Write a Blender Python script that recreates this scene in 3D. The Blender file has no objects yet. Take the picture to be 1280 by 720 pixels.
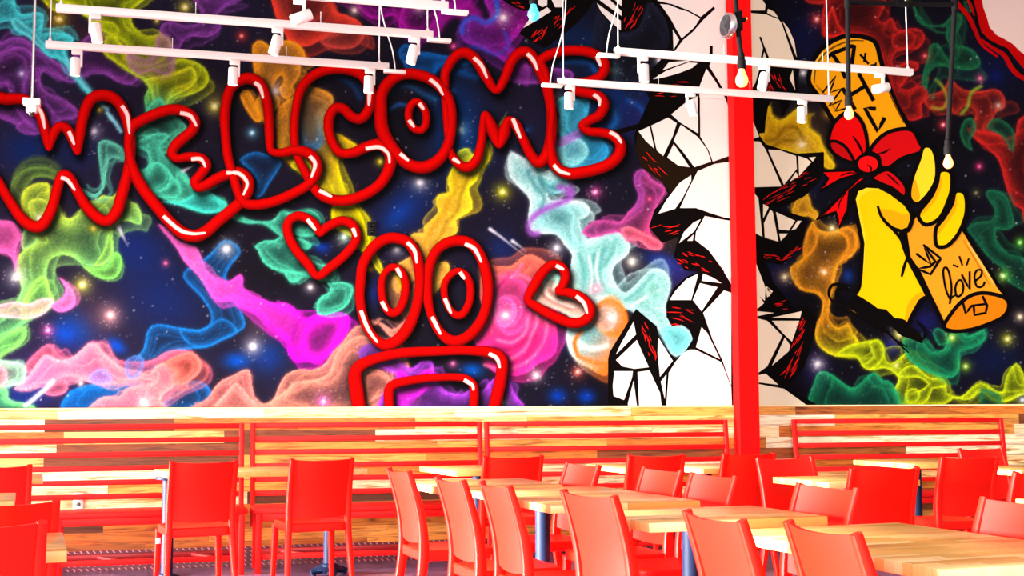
import bpy, bmesh, math, random
import numpy as np
from mathutils import Vector, Matrix
from mathutils.geometry import tessellate_polygon
random.seed(7); rng = np.random.default_rng(11)
C = bpy.context.scene.collection
PI = math.pi

# ------------------------------------------------------------------ camera
EYE = Vector((0.0, 0.0, 1.2)); FPX = 1600.0
YAW = math.radians(15.0); PITCH = math.atan(145.0 / FPX); ROLL = 0.0035
_f = Vector((math.sin(YAW) * math.cos(PITCH), math.cos(YAW) * math.cos(PITCH), math.sin(PITCH)))
_r = Vector((math.cos(YAW), -math.sin(YAW), 0.0)); _u = _r.cross(_f)
_r2 = math.cos(ROLL) * _r - math.sin(ROLL) * _u
_u2 = math.sin(ROLL) * _r + math.cos(ROLL) * _u
cam_data = bpy.data.cameras.new('camera'); cam = bpy.data.objects.new('camera', cam_data); C.objects.link(cam)
cam_data.sensor_width = 36.0; cam_data.lens = FPX / 1280.0 * 36.0; cam_data.clip_end = 100
M = Matrix(((_r2.x, _u2.x, -_f.x, EYE.x), (_r2.y, _u2.y, -_f.y, EYE.y), (_r2.z, _u2.z, -_f.z, EYE.z), (0, 0, 0, 1)))
cam.matrix_world = M
bpy.context.scene.camera = cam

def ray(x, y):
    return _f + _r2 * ((x - 640.0) / FPX) + _u2 * ((360.0 - y) / FPX)
def at_y(x, y, Y):
    d = ray(x, y); return EYE + d * ((Y - EYE.y) / d.y)
def at_z(x, y, z):
    d = ray(x, y); return EYE + d * ((z - EYE.z) / d.z)

# ------------------------------------------------------------------ materials
def lin1(c):
    c = c / 255.0
    return c / 12.92 if c <= 0.04045 else ((c + 0.055) / 1.055) ** 2.4
def lin(c): return tuple(lin1(v) for v in c)
def nlin(a):
    a = np.asarray(a, float) / 255.0
    return np.where(a <= 0.04045, a / 12.92, ((a + 0.055) / 1.055) ** 2.4)
KM = 1.62      # how brightly the wall is lit: pigment = photo colour / KM

def mat(name, col, rough=0.5, spec=0.5, metal=0.0, emit=None, estr=0.0, bump=None, coat=0.0):
    m = bpy.data.materials.new(name); m.use_nodes = True
    nt = m.node_tree; b = nt.nodes['Principled BSDF']
    b.inputs['Base Color'].default_value = (*col, 1); b.inputs['Roughness'].default_value = rough
    b.inputs['Specular IOR Level'].default_value = spec; b.inputs['Metallic'].default_value = metal
    b.inputs['Coat Weight'].default_value = coat
    if emit:
        b.inputs['Emission Color'].default_value = (*emit, 1); b.inputs['Emission Strength'].default_value = estr
    if bump:
        tc = nt.nodes.new('ShaderNodeTexCoord'); nz = nt.nodes.new('ShaderNodeTexNoise')
        nz.inputs['Scale'].default_value = bump[0]; nz.inputs['Detail'].default_value = 3
        bp = nt.nodes.new('ShaderNodeBump'); bp.inputs['Strength'].default_value = bump[1]; bp.inputs['Distance'].default_value = 0.002
        nt.links.new(tc.outputs['Object'], nz.inputs['Vector']); nt.links.new(nz.outputs['Fac'], bp.inputs['Height'])
        nt.links.new(bp.outputs['Normal'], b.inputs['Normal'])
    return m

class N:
    """small node helper"""
    def __init__(s, m): s.nt = m.node_tree; s.b = s.nt.nodes['Principled BSDF']
    def new(s, t, **k):
        n = s.nt.nodes.new(t)
        for a, v in k.items(): setattr(n, a, v)
        return n
    def put(s, sock, v):
        if isinstance(v, bpy.types.NodeSocket): s.nt.links.new(v, sock)
        else: sock.default_value = v
    def math(s, op, a, b=0.0, c=0.0):
        n = s.new('ShaderNodeMath', operation=op)
        for i, v in enumerate((a, b, c)): s.put(n.inputs[i], v)
        return n.outputs[0]
    def white(s, x, y):
        n = s.new('ShaderNodeTexWhiteNoise', noise_dimensions='2D'); c = s.new('ShaderNodeCombineXYZ')
        s.put(c.inputs[0], x); s.put(c.inputs[1], y); s.nt.links.new(c.outputs[0], n.inputs['Vector']); return n.outputs['Value']
    def ramp(s, fac, stops, const=False):
        n = s.new('ShaderNodeValToRGB'); r = n.color_ramp
        r.interpolation = 'CONSTANT' if const else 'LINEAR'
        while len(r.elements) < len(stops): r.elements.new(0.5)
        for e, (p, c) in zip(r.elements, stops): e.position = p; e.color = (*c, 1)
        s.put(n.inputs['Fac'], fac); return n.outputs['Color']
    def noise(s, x, y, z, scale, detail=3, dist=0.0):
        n = s.new('ShaderNodeTexNoise'); c = s.new('ShaderNodeCombineXYZ')
        for i, v in enumerate((x, y, z)): s.put(c.inputs[i], v)
        n.inputs['Scale'].default_value = scale; n.inputs['Detail'].default_value = detail; n.inputs['Distortion'].default_value = dist
        s.nt.links.new(c.outputs[0], n.inputs['Vector']); return n.outputs['Fac']
    def mix(s, fac, a, b, mode='MIX'):
        n = s.new('ShaderNodeMix', data_type='RGBA', blend_type=mode)
        s.put(n.inputs[0], fac); s.put(n.inputs[6], a); s.put(n.inputs[7], b); return n.outputs[2]

def plank_mat(name, ax, az, rowh, lmin, lvar, stops, grain=0.35, gap=0.02, rough=0.45, coords='Object', knots=True, seed=0.0, gscale=(1.6, 34.0, 2.2), low=None, figure=False):
    """boards running along axis ax, stacked along axis az, each with its own tone and grain"""
    m = mat(name, (0.6, 0.4, 0.2), rough, 0.4); n = N(m)
    if coords == 'Object': src = n.new('ShaderNodeTexCoord').outputs['Object']
    else: src = n.new('ShaderNodeNewGeometry').outputs['Position']
    sp = n.new('ShaderNodeSeparateXYZ'); n.nt.links.new(src, sp.inputs[0])
    x = sp.outputs[ax]; z = sp.outputs[az]
    rz = n.math('DIVIDE', z, rowh); row = n.math('FLOOR', rz); fz = n.math('FRACT', rz)
    w1 = n.white(n.math('ADD', row, 3.7 + seed), 1.3); w2 = n.white(n.math('ADD', row, 9.1 + seed), 5.7)
    ln = n.math('MULTIPLY_ADD', w1, lvar, lmin)
    px = n.math('ADD', n.math('DIVIDE', x, ln), n.math('MULTIPLY', w2, 13.0))
    idx = n.math('FLOOR', px); fx = n.math('FRACT', px)
    w3 = n.white(n.math('MULTIPLY', idx, 1.17), n.math('ADD', row, 0.37 + seed))
    if low: base = n.ramp(n.math('MULTIPLY', w3, n.math('MULTIPLY_ADD', n.math('GREATER_THAN', row, low), 1 - .42, .42)), stops)   # board tones run darker in the lowest rows
    else: base = n.ramp(w3, stops)
    gx = n.math('ADD', n.math('MULTIPLY', x, gscale[0]), n.math('MULTIPLY', w3, 37.0))
    g = n.noise(gx, n.math('MULTIPLY', z, gscale[1]), w3, gscale[2], 5, 1.6)
    gr = n.ramp(g, [(0.30, (1 - grain,) * 3), (0.52, (1, 1, 1)), (0.75, (1 - grain * 0.35,) * 3)])
    col = n.mix(1.0, base, gr, 'MULTIPLY')
    if figure:   # broad brown heart-wood streaks and fine dark lines
        f1 = n.noise(n.math('MULTIPLY_ADD', x, 0.9, n.math('MULTIPLY', w3, 61.0)), n.math('MULTIPLY', z, 9.0), w3, 1.5, 6, 2.2)
        col = n.mix(1.0, col, n.ramp(f1, [(0.0, (1, 1, 1)), (0.56, (1, 1, 1)), (0.66, (0.70, 0.46, 0.24)), (0.74, (0.42, 0.22, 0.10))]), 'MULTIPLY')
        f2 = n.noise(n.math('MULTIPLY_ADD', x, 0.6, n.math('MULTIPLY', w3, 19.0)), n.math('MULTIPLY', z, 60.0), w3, 2.0, 4, 0.8)
        col = n.mix(1.0, col, n.ramp(f2, [(0.0, (0.40, 0.22, 0.10)), (0.36, (0.75, 0.52, 0.32)), (0.43, (1, 1, 1))]), 'MULTIPLY')
    if knots:
        v = n.new('ShaderNodeTexVoronoi'); v.inputs['Scale'].default_value = 2.3
        c = n.new('ShaderNodeCombineXYZ'); n.put(c.inputs[0], x); n.put(c.inputs[1], n.math('MULTIPLY', z, 2.2)); n.put(c.inputs[2], w3)
        n.nt.links.new(c.outputs[0], v.inputs['Vector'])
        k = n.ramp(v.outputs['Distance'], [(0.03, (0.10, 0.05, 0.02)), (0.09, (0.7, 0.5, 0.32)), (0.2, (1, 1, 1))])
        col = n.mix(0.8, col, k, 'MULTIPLY')
    e1 = n.math('LESS_THAN', fz, gap); e2 = n.math('LESS_THAN', n.math('MULTIPLY', fx, ln), 0.003)
    e = n.math('MAXIMUM', e1, e2)
    col = n.mix(n.math('MULTIPLY', e, 0.7), col, (0.08, 0.04, 0.02, 1))
    n.nt.links.new(col, n.b.inputs['Base Color'])
    return m

def vcol_mat(name, rough=0.8, spec=0.03):
    m = mat(name, (1, 1, 1), rough, spec); n = N(m)
    a = n.new('ShaderNodeAttribute', attribute_name='pigment'); n.nt.links.new(a.outputs['Color'], n.b.inputs['Base Color'])
    return m

RED = (0.80, 0.005, 0.0005)
MAT = dict(
    plastic=mat('red_plastic', RED, 0.44, 0.17, bump=(900, 0.12)),
    steel=mat('red_painted_steel', (0.66, 0.004, 0.003), 0.5, 0.2),
    column=mat('red_column_paint', (0.80, 0.002, 0.002), 0.7, 0.06),
    navy=mat('navy_powder_coat', (0.004, 0.012, 0.042), 0.55, 0.15),
    black=mat('black_iron', (0.004, 0.0035, 0.004), 0.75, 0.05),
    white=mat('white_enamel', (0.66, 0.61, 0.57), 0.5, 0.2),
    cable=mat('white_cable', (0.75, 0.72, 0.7), 0.5, 0.3),
    chrome=mat('brushed_chrome', (0.75, 0.72, 0.70), 0.22, 0.5, 1.0),
    lens=mat('dark_lens', (0.01, 0.01, 0.012), 0.1, 0.8),
    bulb=mat('warm_bulb_glass', (.5, 0.3, 0.1), 0.2, 0.3, emit=(1.0, 0.40, 0.09), estr=2.6),
    redbulb=mat('amber_bulb_glass', (.5, 0.2, 0.1), 0.2, 0.3, emit=(1.0, 0.27, 0.07), estr=3.0),
    blue=mat('cyan_bulb_glass', (0.05, 0.6, 0.85), 0.15, 0.6, emit=(0.02, 0.55, 0.95), estr=0.9),  # faint cyan glow added to the bulb glass
    led=mat('spot_lamp_glow', (1, 0.9, 0.7), 0.3, 0.5, emit=(1.0, 0.85, 0.55), estr=4.0),
    socketplate=mat('white_outlet_plastic', (0.85, 0.83, 0.8), 0.35, 0.4),
    blackplate=mat('black_outlet_plastic', (0.006, 0.005, 0.006), 0.6, 0.1),
    plaster=mat('painted_wall', (0.75, 0.70, 0.66), 0.8, 0.1),
    ceil=mat('ceiling_paint', (0.55, 0.53, 0.52), 0.9, 0.1),
    paint=vcol_mat('mural_paint'),
    bar=mat('dark_red_bar', (0.30, 0.004, 0.008), 0.4, 0.4),
)
WOOD = [(0.0, lin((84, 40, 16))), (0.07, lin((128, 66, 24))), (0.11, lin((188, 106, 34))), (0.26, lin((214, 132, 44))), (0.42, lin((236, 170, 78))), (0.56, lin((246, 202, 124))), (0.66, lin((250, 224, 172))), (1.0, lin((253, 236, 202)))]
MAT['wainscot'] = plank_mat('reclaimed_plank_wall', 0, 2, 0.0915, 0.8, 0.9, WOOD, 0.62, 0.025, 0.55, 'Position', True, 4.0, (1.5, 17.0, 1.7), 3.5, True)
MAT['cap'] = plank_mat('pale_plank_cap', 0, 2, 0.5, 0.9, 0.8, [(0, lin((226, 165, 90))), (0.5, lin((244, 205, 145))), (1, lin((250, 228, 190)))], 0.2, 0.0, 0.45, 'Position', False)
MAPLE = [(0.0, lin((200, 134, 58))), (0.4, lin((222, 166, 90))), (0.75, lin((234, 188, 118))), (1.0, lin((244, 210, 150)))]
MAT['maple'] = plank_mat('maple_butcher_block', 0, 1, 0.042, 0.35, 0.5, MAPLE, 0.24, 0.014, 0.34, 'Object', False)
# dark floor: mottled, sealed
m = mat('sealed_dark_concrete', (0.1, 0.08, 0.1), 0.28, 0.5); n = N(m)
g = n.new('ShaderNodeNewGeometry'); sp = n.new('ShaderNodeSeparateXYZ'); n.nt.links.new(g.outputs['Position'], sp.inputs[0])
f1 = n.noise(sp.outputs[0], sp.outputs[1], 0.0, 1.7, 6, 0.8)
n.nt.links.new(n.ramp(f1, [(0.3, lin((58, 36, 66))), (0.55, lin((124, 94, 132))), (0.8, lin((176, 134, 118)))]), n.b.inputs['Base Color'])
MAT['floor'] = m
# tread-plate skirting: dark purple red with pale raised dashes
m = mat('tread_plate', (0.1, 0.03, 0.05), 0.35, 0.5); n = N(m)
g = n.new('ShaderNodeNewGeometry'); sp = n.new('ShaderNodeSeparateXYZ'); n.nt.links.new(g.outputs['Position'], sp.inputs[0])
xx = n.math('FRACT', n.math('DIVIDE', sp.outputs[0], 0.045)); zr = n.math('DIVIDE', sp.outputs[2], 0.032)
zz = n.math('FRACT', zr); sl = n.math('FRACT', n.math('ADD', xx, n.math('MULTIPLY', zz, 0.6)))
d = n.math('MULTIPLY', n.math('LESS_THAN', sl, 0.22), n.math('LESS_THAN', zz, 0.6))
n.nt.links.new(n.mix(d, (*lin((92, 28, 48)), 1), (*lin((190, 130, 135)), 1)), n.b.inputs['Base Color'])
MAT['tread'] = m

# ------------------------------------------------------------------ object helpers
def link(name, me, m=None, parent=None):
    o = bpy.data.objects.new(name, me); C.objects.link(o)
    if m is not None: me.materials.append(m)
    if parent is not None: o.parent = parent
    return o
def obj(name, bm, m, parent=None, smooth=True):
    me = bpy.data.meshes.new(name); bmesh.ops.recalc_face_normals(bm, faces=bm.faces); bm.to_mesh(me); bm.free()
    if smooth:
        me.polygons.foreach_set('use_smooth', [True] * len(me.polygons))
        try: me.set_sharp_from_angle(angle=math.radians(38))
        except Exception: pass
    return link(name, me, m, parent)
def tag(o, label=None, cat=None, group=None, kind=None):
    if label: o['label'] = label
    if cat: o['category'] = cat
    if group: o['group'] = group
    if kind: o['kind'] = kind
    return o
def empty(name, loc, rz=0.0, label=None, cat=None, group=None):
    o = bpy.data.objects.new(name, None); C.objects.link(o); o.location = loc; o.rotation_euler = (0, 0, rz)
    o.empty_display_size = 0.1
    return tag(o, label, cat, group)
def dup(root, loc, rz, label, group=None):
    r = root.copy(); C.objects.link(r); r.location = loc; r.rotation_euler = (0, 0, rz); r['label'] = label
    if group: r['group'] = group
    for ch in list(root.children):
        c = ch.copy(); C.objects.link(c); c.parent = r
        for gch in list(ch.children):
            d = gch.copy(); C.objects.link(d); d.parent = c
    return r

def box(bm, lo, hi, bev=0.0, seg=2):
    lo = Vector(lo); hi = Vector(hi)
    r = bmesh.ops.create_cube(bm, size=1.0)
    for v in r['verts']:
        v.co = Vector((lo[i] + (v.co[i] + 0.5) * (hi[i] - lo[i]) for i in range(3)))
    if bev > 0:
        es = list({e for v in r['verts'] for e in v.link_edges})
        bmesh.ops.bevel(bm, geom=es, offset=bev, segments=seg, affect='EDGES', profile=0.5)
def tube(bm, pts, rad, seg=10, cap=True):
    """tube along points; rad a number or one per point"""
    pts = [Vector(p) for p in pts]; rads = rad if isinstance(rad, (list, tuple)) else [rad] * len(pts)
    rings = []; ref = None
    for i, p in enumerate(pts):
        t = (pts[min(i + 1, len(pts) - 1)] - pts[max(i - 1, 0)]).normalized()
        if ref is None: ref = Vector((1, 0, 0)) if abs(t.x) < 0.9 else Vector((0, 1, 0))
        a = (ref - t * ref.dot(t)).normalized(); b = t.cross(a); ref = a
        rings.append([bm.verts.new(p + (a * math.cos(2 * PI * k / seg) + b * math.sin(2 * PI * k / seg)) * rads[i]) for k in range(seg)])
    for q in range(len(rings) - 1):
        for k in range(seg):
            bm.faces.new((rings[q][k], rings[q][(k + 1) % seg], rings[q + 1][(k + 1) % seg], rings[q + 1][k]))
    if cap:
        bm.faces.new(rings[0][::-1]); bm.faces.new(rings[-1])
def lathe(bm, prof, seg=20, M4=None):
    """profile of (radius, z)"""
    rings = []
    for r, z in prof:
        ring = []
        for k in range(seg):
            v = Vector((r * math.cos(2 * PI * k / seg), r * math.sin(2 * PI * k / seg), z))
            ring.append(bm.verts.new(M4 @ v if M4 else v))
        rings.append(ring)
    for q in range(len(rings) - 1):
        for k in range(seg):
            bm.faces.new((rings[q][k], rings[q][(k + 1) % seg], rings[q + 1][(k + 1) % seg], rings[q + 1][k]))
    bm.faces.new(rings[0][::-1]); bm.faces.new(rings[-1])
def sweep_rect(bm, pts, ws, ds, r=0.35):
    """rounded-rectangle bar swept along points in the y-z plane: ws across x, ds across the path"""
    rings = []
    for i, p in enumerate(pts):
        p = Vector(p); t = (Vector(pts[min(i + 1, len(pts) - 1)]) - Vector(pts[max(i - 1, 0)])).normalized()
        a = Vector((1, 0, 0)); a = (a - t * a.dot(t)).normalized(); b = t.cross(a)
        w = ws[i] / 2; d = ds[i] / 2; c = r * min(w, d)
        ring = []
        for sx, sy in ((1, 1), (-1, 1), (-1, -1), (1, -1)):
            corner = [(w - c, d), (w - c * 0.3, d - c * 0.3), (w, d - c)]
            if sx * sy > 0: corner = corner[::-1]
            ring += [bm.verts.new(p + a * (sx * u) + b * (sy * v)) for u, v in corner]
        rings.append(ring)
    k = len(rings[0])
    for q in range(len(rings) - 1):
        for j in range(k):
            bm.faces.new((rings[q][j], rings[q][(j + 1) % k], rings[q + 1][(j + 1) % k], rings[q + 1][j]))
    bm.faces.new(rings[0][::-1]); bm.faces.new(rings[-1])

def spline(pts, closed=False, step=2.0):
    """Catmull-Rom through 2-D points, resampled"""
    P = [np.array(p, float) for p in pts]; n = len(P); out = []
    for i in range(n if closed else n - 1):
        if closed: p0, p1, p2, p3 = P[(i - 1) % n], P[i], P[(i + 1) % n], P[(i + 2) % n]
        else: p0, p1, p2, p3 = P[max(i - 1, 0)], P[i], P[i + 1], P[min(i + 2, n - 1)]
        k = max(2, int(np.linalg.norm(p2 - p1) / step))
        for j in range(k):
            t = j / k
            out.append(0.5 * ((2 * p1) + (p2 - p0) * t + (2 * p0 - 5 * p1 + 4 * p2 - p3) * t * t + (3 * p1 - p0 - 3 * p2 + p3) * t ** 3))
    if not closed: out.append(P[-1])
    return np.array(out)
# ------------------------------------------------------------------ the mural's painted sky, smoke and stars (pigment on a fine grid)
CX0, CY0, CX1, CY1 = -190, -170, 1380, 530
CW, CH = CX1 - CX0, CY1 - CY0
YY, XX = np.mgrid[CY0:CY1, CX0:CX1].astype(np.float32)
def vnoise(scale, octaves=4, seed=0):
    r = np.random.default_rng(seed); out = np.zeros((CH, CW), np.float32); amp = 1.0; tot = 0.0
    for o in range(octaves):
        s = max(1.5, scale / 2 ** o); gh, gw = int(CH / s) + 3, int(CW / s) + 3
        g = r.random((gh, gw)).astype(np.float32)
        y = np.arange(CH) / s; x = np.arange(CW) / s; yi = y.astype(int); xi = x.astype(int)
        fy = (y - yi)[:, None]; fx = (x - xi)[None, :]; fy = fy * fy * (3 - 2 * fy); fx = fx * fx * (3 - 2 * fx)
        a = g[yi][:, xi]; b = g[yi][:, xi + 1]; c = g[yi + 1][:, xi]; d = g[yi + 1][:, xi + 1]
        out += amp * ((a * (1 - fx) + b * fx) * (1 - fy) + (c * (1 - fx) + d * fx) * fy); tot += amp; amp *= 0.55
    return out / tot
NB = vnoise(170, 5, 1); NF = vnoise(30, 4, 2); NM = vnoise(70, 4, 3); GR = rng.random((CH, CW)).astype(np.float32)
t = np.clip((XX - 100) / 1100, 0, 1)[..., None]
can = (1 - t) * np.array([30, 27, 48], np.float32) + t * np.array([11, 9, 17], np.float32)  # ground pigment carries the wall's brighter left and dimmer right lighting
can = can + ((NB - 0.5) * 42)[..., None] * np.array([0.5, 0.45, 1.1], np.float32)
can = np.clip(can, 4, 255)
def win(x0, y0, x1, y1):
    return slice(max(0, int(y0) - CY0), min(CH, int(y1) - CY0)), slice(max(0, int(x0) - CX0), min(CW, int(x1) - CX0))
def glow(x, y, r, col, a=0.6, sx=1.0, ang=0.0):
    R = r * 3 * max(1, sx); s = win(x - R, y - R, x + R, y + R)
    dx, dy = XX[s] - x, YY[s] - y
    if ang: dx, dy = dx * math.cos(ang) + dy * math.sin(ang), -dx * math.sin(ang) + dy * math.cos(ang)
    k = (a * np.exp(-((dx / sx) ** 2 + dy ** 2) / (r * r)))[..., None]
    can[s] = can[s] * (1 - k) + np.array(col, np.float32) * k
def distfield(P, s, closed=True):
    """unsigned distance to the polyline P on the window s"""
    x, y = XX[s], YY[s]; D = np.full(x.shape, 1e9, np.float32)
    Q = np.roll(P, -1, 0) if closed else P[1:]
    for a, b in zip(P if closed else P[:-1], Q):
        d = b - a; L = float(d @ d) + 1e-9
        u = np.clip(((x - a[0]) * d[0] + (y - a[1]) * d[1]) / L, 0, 1)
        D = np.minimum(D, (x - a[0] - u * d[0]) ** 2 + (y - a[1] - u * d[1]) ** 2)
    return np.sqrt(D)
def inside(P, s):
    x, y = XX[s], YY[s]; I = np.zeros(x.shape, bool); Q = np.roll(P, -1, 0)
    for a, b in zip(P, Q):
        if a[1] == b[1]: continue
        c = (a[1] > y) != (b[1] > y)
        I ^= c & (x < (b[0] - a[0]) * (y - a[1]) / (b[1] - a[1]) + a[0])
    return I
def pl(txt):
    v = [float(q) for q in txt.replace(',', ' ').split()]; return list(zip(v[::2], v[1::2]))
def veil(P, rim, fill, a0=0.4, a1=0.92, w=6.0, rim2=None, fill2=None, axis=None, echo=None, out=2.0):
    """one veil of airbrushed smoke: clear in the middle, bright towards its edge"""
    s = win(P[:, 0].min() - 12, P[:, 1].min() - 12, P[:, 0].max() + 12, P[:, 1].max() + 12)
    if XX[s].size == 0: return
    D = distfield(P, s); I = inside(P, s)
    wn = w * (0.78 + 0.44 * NF[s])
    wn = wn * 1.25
    k = 0.78 * np.exp(-(D / wn)) + 0.30 * np.exp(-D / (3.0 * wn))
    if echo:     # an inner veil: crisp on its outer side, fading inwards
        for e in echo:
            q = D + 12 * (NM[s] - 0.5) + 6 * (NF[s] - 0.5) - e
            k = np.maximum(k, (0.30 + 0.5 * NF[s]) * np.where(q > 0, np.exp(-q / 6.0), np.exp(q / 1.3)) * (D > 2))
    if w >= 6:   # soft folds that follow the outline
        ph = D / (w * 1.9) + 7.5 * NM[s] + 2.0 * NB[s]; fo = 1 - np.abs(2 * (ph - np.floor(ph)) - 1)
        k = np.maximum(k, (0.05 + 0.26 * NF[s]) * fo ** 2.0 * np.clip(D / 5, 0, 1)); k = k - 0.05 * (1 - fo) * np.clip(D / 6, 0, 1)
    k = np.clip(k * (0.93 + 0.16 * NF[s]) + (GR[s] - 0.5) * 0.09, 0, 1)
    dk = 0.74 if a0 < 0.84 else 0.97; rimc = np.minimum(np.array(rim, np.float32) * 1.12, 255); filc = np.array(fill, np.float32) * dk
    if axis:
        (x0, y0, x1, y1) = axis; dx, dy = x1 - x0, y1 - y0
        g = np.clip(((XX[s] - x0) * dx + (YY[s] - y0) * dy) / (dx * dx + dy * dy), 0, 1)[..., None]
        rimc = rimc * (1 - g) + np.minimum(np.array(rim2 or rim, np.float32) * 1.12, 255) * g
        filc = filc * (1 - g) + np.array(fill2 or fill, np.float32) * dk * g
    col = filc * (1 - k[..., None]) + rimc * k[..., None]
    a0 = a0 * (0.82 if a0 < 0.84 else 1.0)
    al = np.where(I, a0 * (0.75 + 0.5 * NM[s]) + (a1 - a0) * k, a1 * 0.42 * np.exp(-D / (out * .8)) * (D < 9))
    aa = np.clip(D + 0.5, 0, 1); al = np.where(I, al * (0.6 + 0.4 * aa), al)
    al = np.clip(al * (0.93 + 0.14 * GR[s]), 0, 1)[..., None]
    can[s] = can[s] * (1 - al) + col * al
def sample(F, P):
    return F[np.clip(P[:, 1] - CY0, 0, CH - 1).astype(int), np.clip(P[:, 0] - CX0, 0, CW - 1).astype(int)]
def smoke(txt, rim, fill, a0=0.4, a1=0.92, w=6.0, rim2=None, fill2=None, axis=None, **k):
    """a cloud: its own outline plus two fainter veils drifting out of it"""
    P = spline(pl(txt), True, 6.0); c = P.mean(0); k.update(rim2=rim2, fill2=fill2, axis=axis); k2 = {q: v for q, v in k.items() if q != 'echo'}
    ext = np.ptp(P, 0).min()
    if w >= 5 and ext > 26:
        A = min(15.0, ext * .22)
        n1 = np.column_stack([sample(NM, P) - .5, sample(NM, P[:, ::-1] * .7 + 90) - .5]) * A * 3.2
        veil(P * .98 + c * .02 + n1 + np.array([A * .35, A * .25]), rim, fill, a0 * .45, a1 * .5, max(3.5, w * .6), **k2)
    veil(P, rim, fill, a0, a1, w, **k)
    if w >= 5 and ext > 26:
        n2 = np.column_stack([sample(NM, P + 60) - .5, sample(NM, P - 45) - .5]) * A * 2.4
        veil(c + (P - c) * .80 + n2, rim, fill, .06, a1 * .55, max(3.0, w * .55), out=.7, **k2)
def wisp(txt, col, wd=6.0, a=0.7, taper=True):
    """a soft airbrushed line"""
    P = spline(pl(txt), False, 4.0); s = win(P[:, 0].min() - 3 * wd, P[:, 1].min() - 3 * wd, P[:, 0].max() + 3 * wd, P[:, 1].max() + 3 * wd)
    D = distfield(P, s, False); k = (a * np.exp(-(D / wd) ** 2) * (0.6 + 0.8 * NF[s]))[..., None]; k = np.clip(k, 0, 1)
    can[s] = can[s] * (1 - k) + np.array(col, np.float32) * k

# blue and violet haze
for (x, y, r, c, a, sx, an) in [(35, 188, 26, (8, 40, 110), .7, 1.3, 0), (98, 190, 22, (8, 40, 110), .5, 1, 0), (170, 312, 34, (12, 40, 120), .7, 1.3, .5), (205, 375, 42, (14, 36, 105), .7, 1.3, .3),
    (95, 412, 22, (0, 70, 190), .6, 1.2, .4), (80, 418, 12, (0, 80, 230), .6, 1.2, .4), (145, 432, 8, (0, 80, 230), .8, 1.6, .6), (296, 451, 10, (0, 80, 210), .8, 1.6, 0), (335, 445, 22, (10, 60, 170), .6, 1, .3),
    (505, 262, 28, (16, 44, 120), .75, 1.7, -.8), (498, 268, 10, (10, 60, 160), .6, 2, -.8), (575, 175, 40, (6, 56, 130), .75, .9, 0), (570, 130, 30, (6, 50, 120), .5, 1, 0), (628, 312, 20, (20, 40, 110), .6, 1, 0), (697, 495, 9, (0, 60, 190), .8, 1.2, 0),
    (733, 496, 9, (0, 60, 190), .8, 1.2, 0), (700, 424, 14, (16, 30, 100), .6, 1, 0), (590, 463, 9, (0, 80, 190), .9, 1.4, 0), (402, 308, 8, (10, 60, 190), .8, 1.3, .4), (464, 366, 16, (24, 40, 120), .8, 1, 0),
    (832, 330, 12, (20, 60, 200), .9, 2.0, .5), (845, 345, 24, (50, 40, 110), .6, 1.3, 0), (690, 20, 26, (6, 60, 150), .5, 1, 0), (735, 60, 30, (6, 50, 110), .5, 1.5, .3), (775, 130, 40, (8, 50, 120), .7, 1.2, 0),
    (800, 145, 26, (36, 30, 90), .6, 1.3, 0), (860, 130, 20, (40, 30, 90), .5, 1, 0), (1245, 95, 8, (10, 30, 140), .7, 1, 0), (1240, 90, 40, (8, 16, 60), .6, 1, 0), (1005, 45, 40, (14, 18, 60), .8, .7, 0), (1000, 225, 26, (30, 36, 90), .7, 1, 0),
    (1158, 402, 16, (24, 28, 110), .7, 1, 0), (1115, 432, 14, (30, 34, 130), .8, .8, 0), (1060, 345, 9, (20, 60, 160), .7, .8, 0), (1020, 462, 26, (30, 24, 80), .7, .8, 0), (970, 340, 30, (26, 26, 66), .7, 1, 0), (1240, 450, 24, (8, 24, 70), .6, 1.4, 0),
    (1000, 150, 30, (70, 52, 46), .55, 1, 0), (1015, 170, 20, (90, 66, 40), .5, 1, 0), (70, 25, 26, (70, 42, 20), .7, 1, 0), (110, 48, 16, (70, 42, 30), .5, 1, 0), (275, 120, 18, (70, 60, 30), .5, 1, 0), (840, 300, 22, (60, 48, 40), .6, 1, 0),
    (60, 470, 34, (40, 24, 100), .6, 1.6, -.4), (25, 500, 26, (16, 40, 120), .8, 1.6, -.6), (125, 395, 26, (90, 60, 70), .5, 1, 0), (325, 408, 20, (70, 56, 70), .6, 1, 0), (560, 120, 20, (10, 40, 90), .6, 1, 0)]:
    glow(x, y, r, c, a, sx, an)

PUR, PURF = (140, 66, 170), (46, 24, 62)
# --- beyond the photograph's edge: the clouds go on
for x_, y_, r_, c_, f_ in [(-110, 40, 70, PUR, PURF), (-120, 200, 60, (60, 190, 160), (20, 66, 60)), (-110, 400, 70, (226, 96, 178), (120, 44, 90)), (90, -50, 60, (185, 215, 20), (62, 78, 14)), (250, -50, 56, (130, 60, 160), PURF), (375, -50, 60, (226, 60, 40), (100, 30, 30)),
                           (520, -60, 70, (150, 20, 150), (56, 14, 62)), (640, -60, 60, (126, 40, 170), (64, 18, 84)), (1070, -60, 66, (190, 36, 28), (64, 12, 14)), (1150, -60, 46, (24, 110, 66), (12, 36, 28)), (1340, 240, 60, (180, 32, 28), (60, 11, 13)), (1340, 430, 50, (190, 215, 20), (60, 74, 12))]:
    tt = np.linspace(0, 2 * PI, 15)[:-1]; q_ = r_ * (1 + .30 * np.sin(3 * tt + x_) + .16 * np.sin(5 * tt + y_))
    smoke(' '.join('%.0f %.0f' % (x_ + a_ * 1.1, y_ + b_ * .85) for a_, b_ in zip(q_ * np.cos(tt), q_ * np.sin(tt))), c_, f_, .6, .9, 8)
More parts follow.
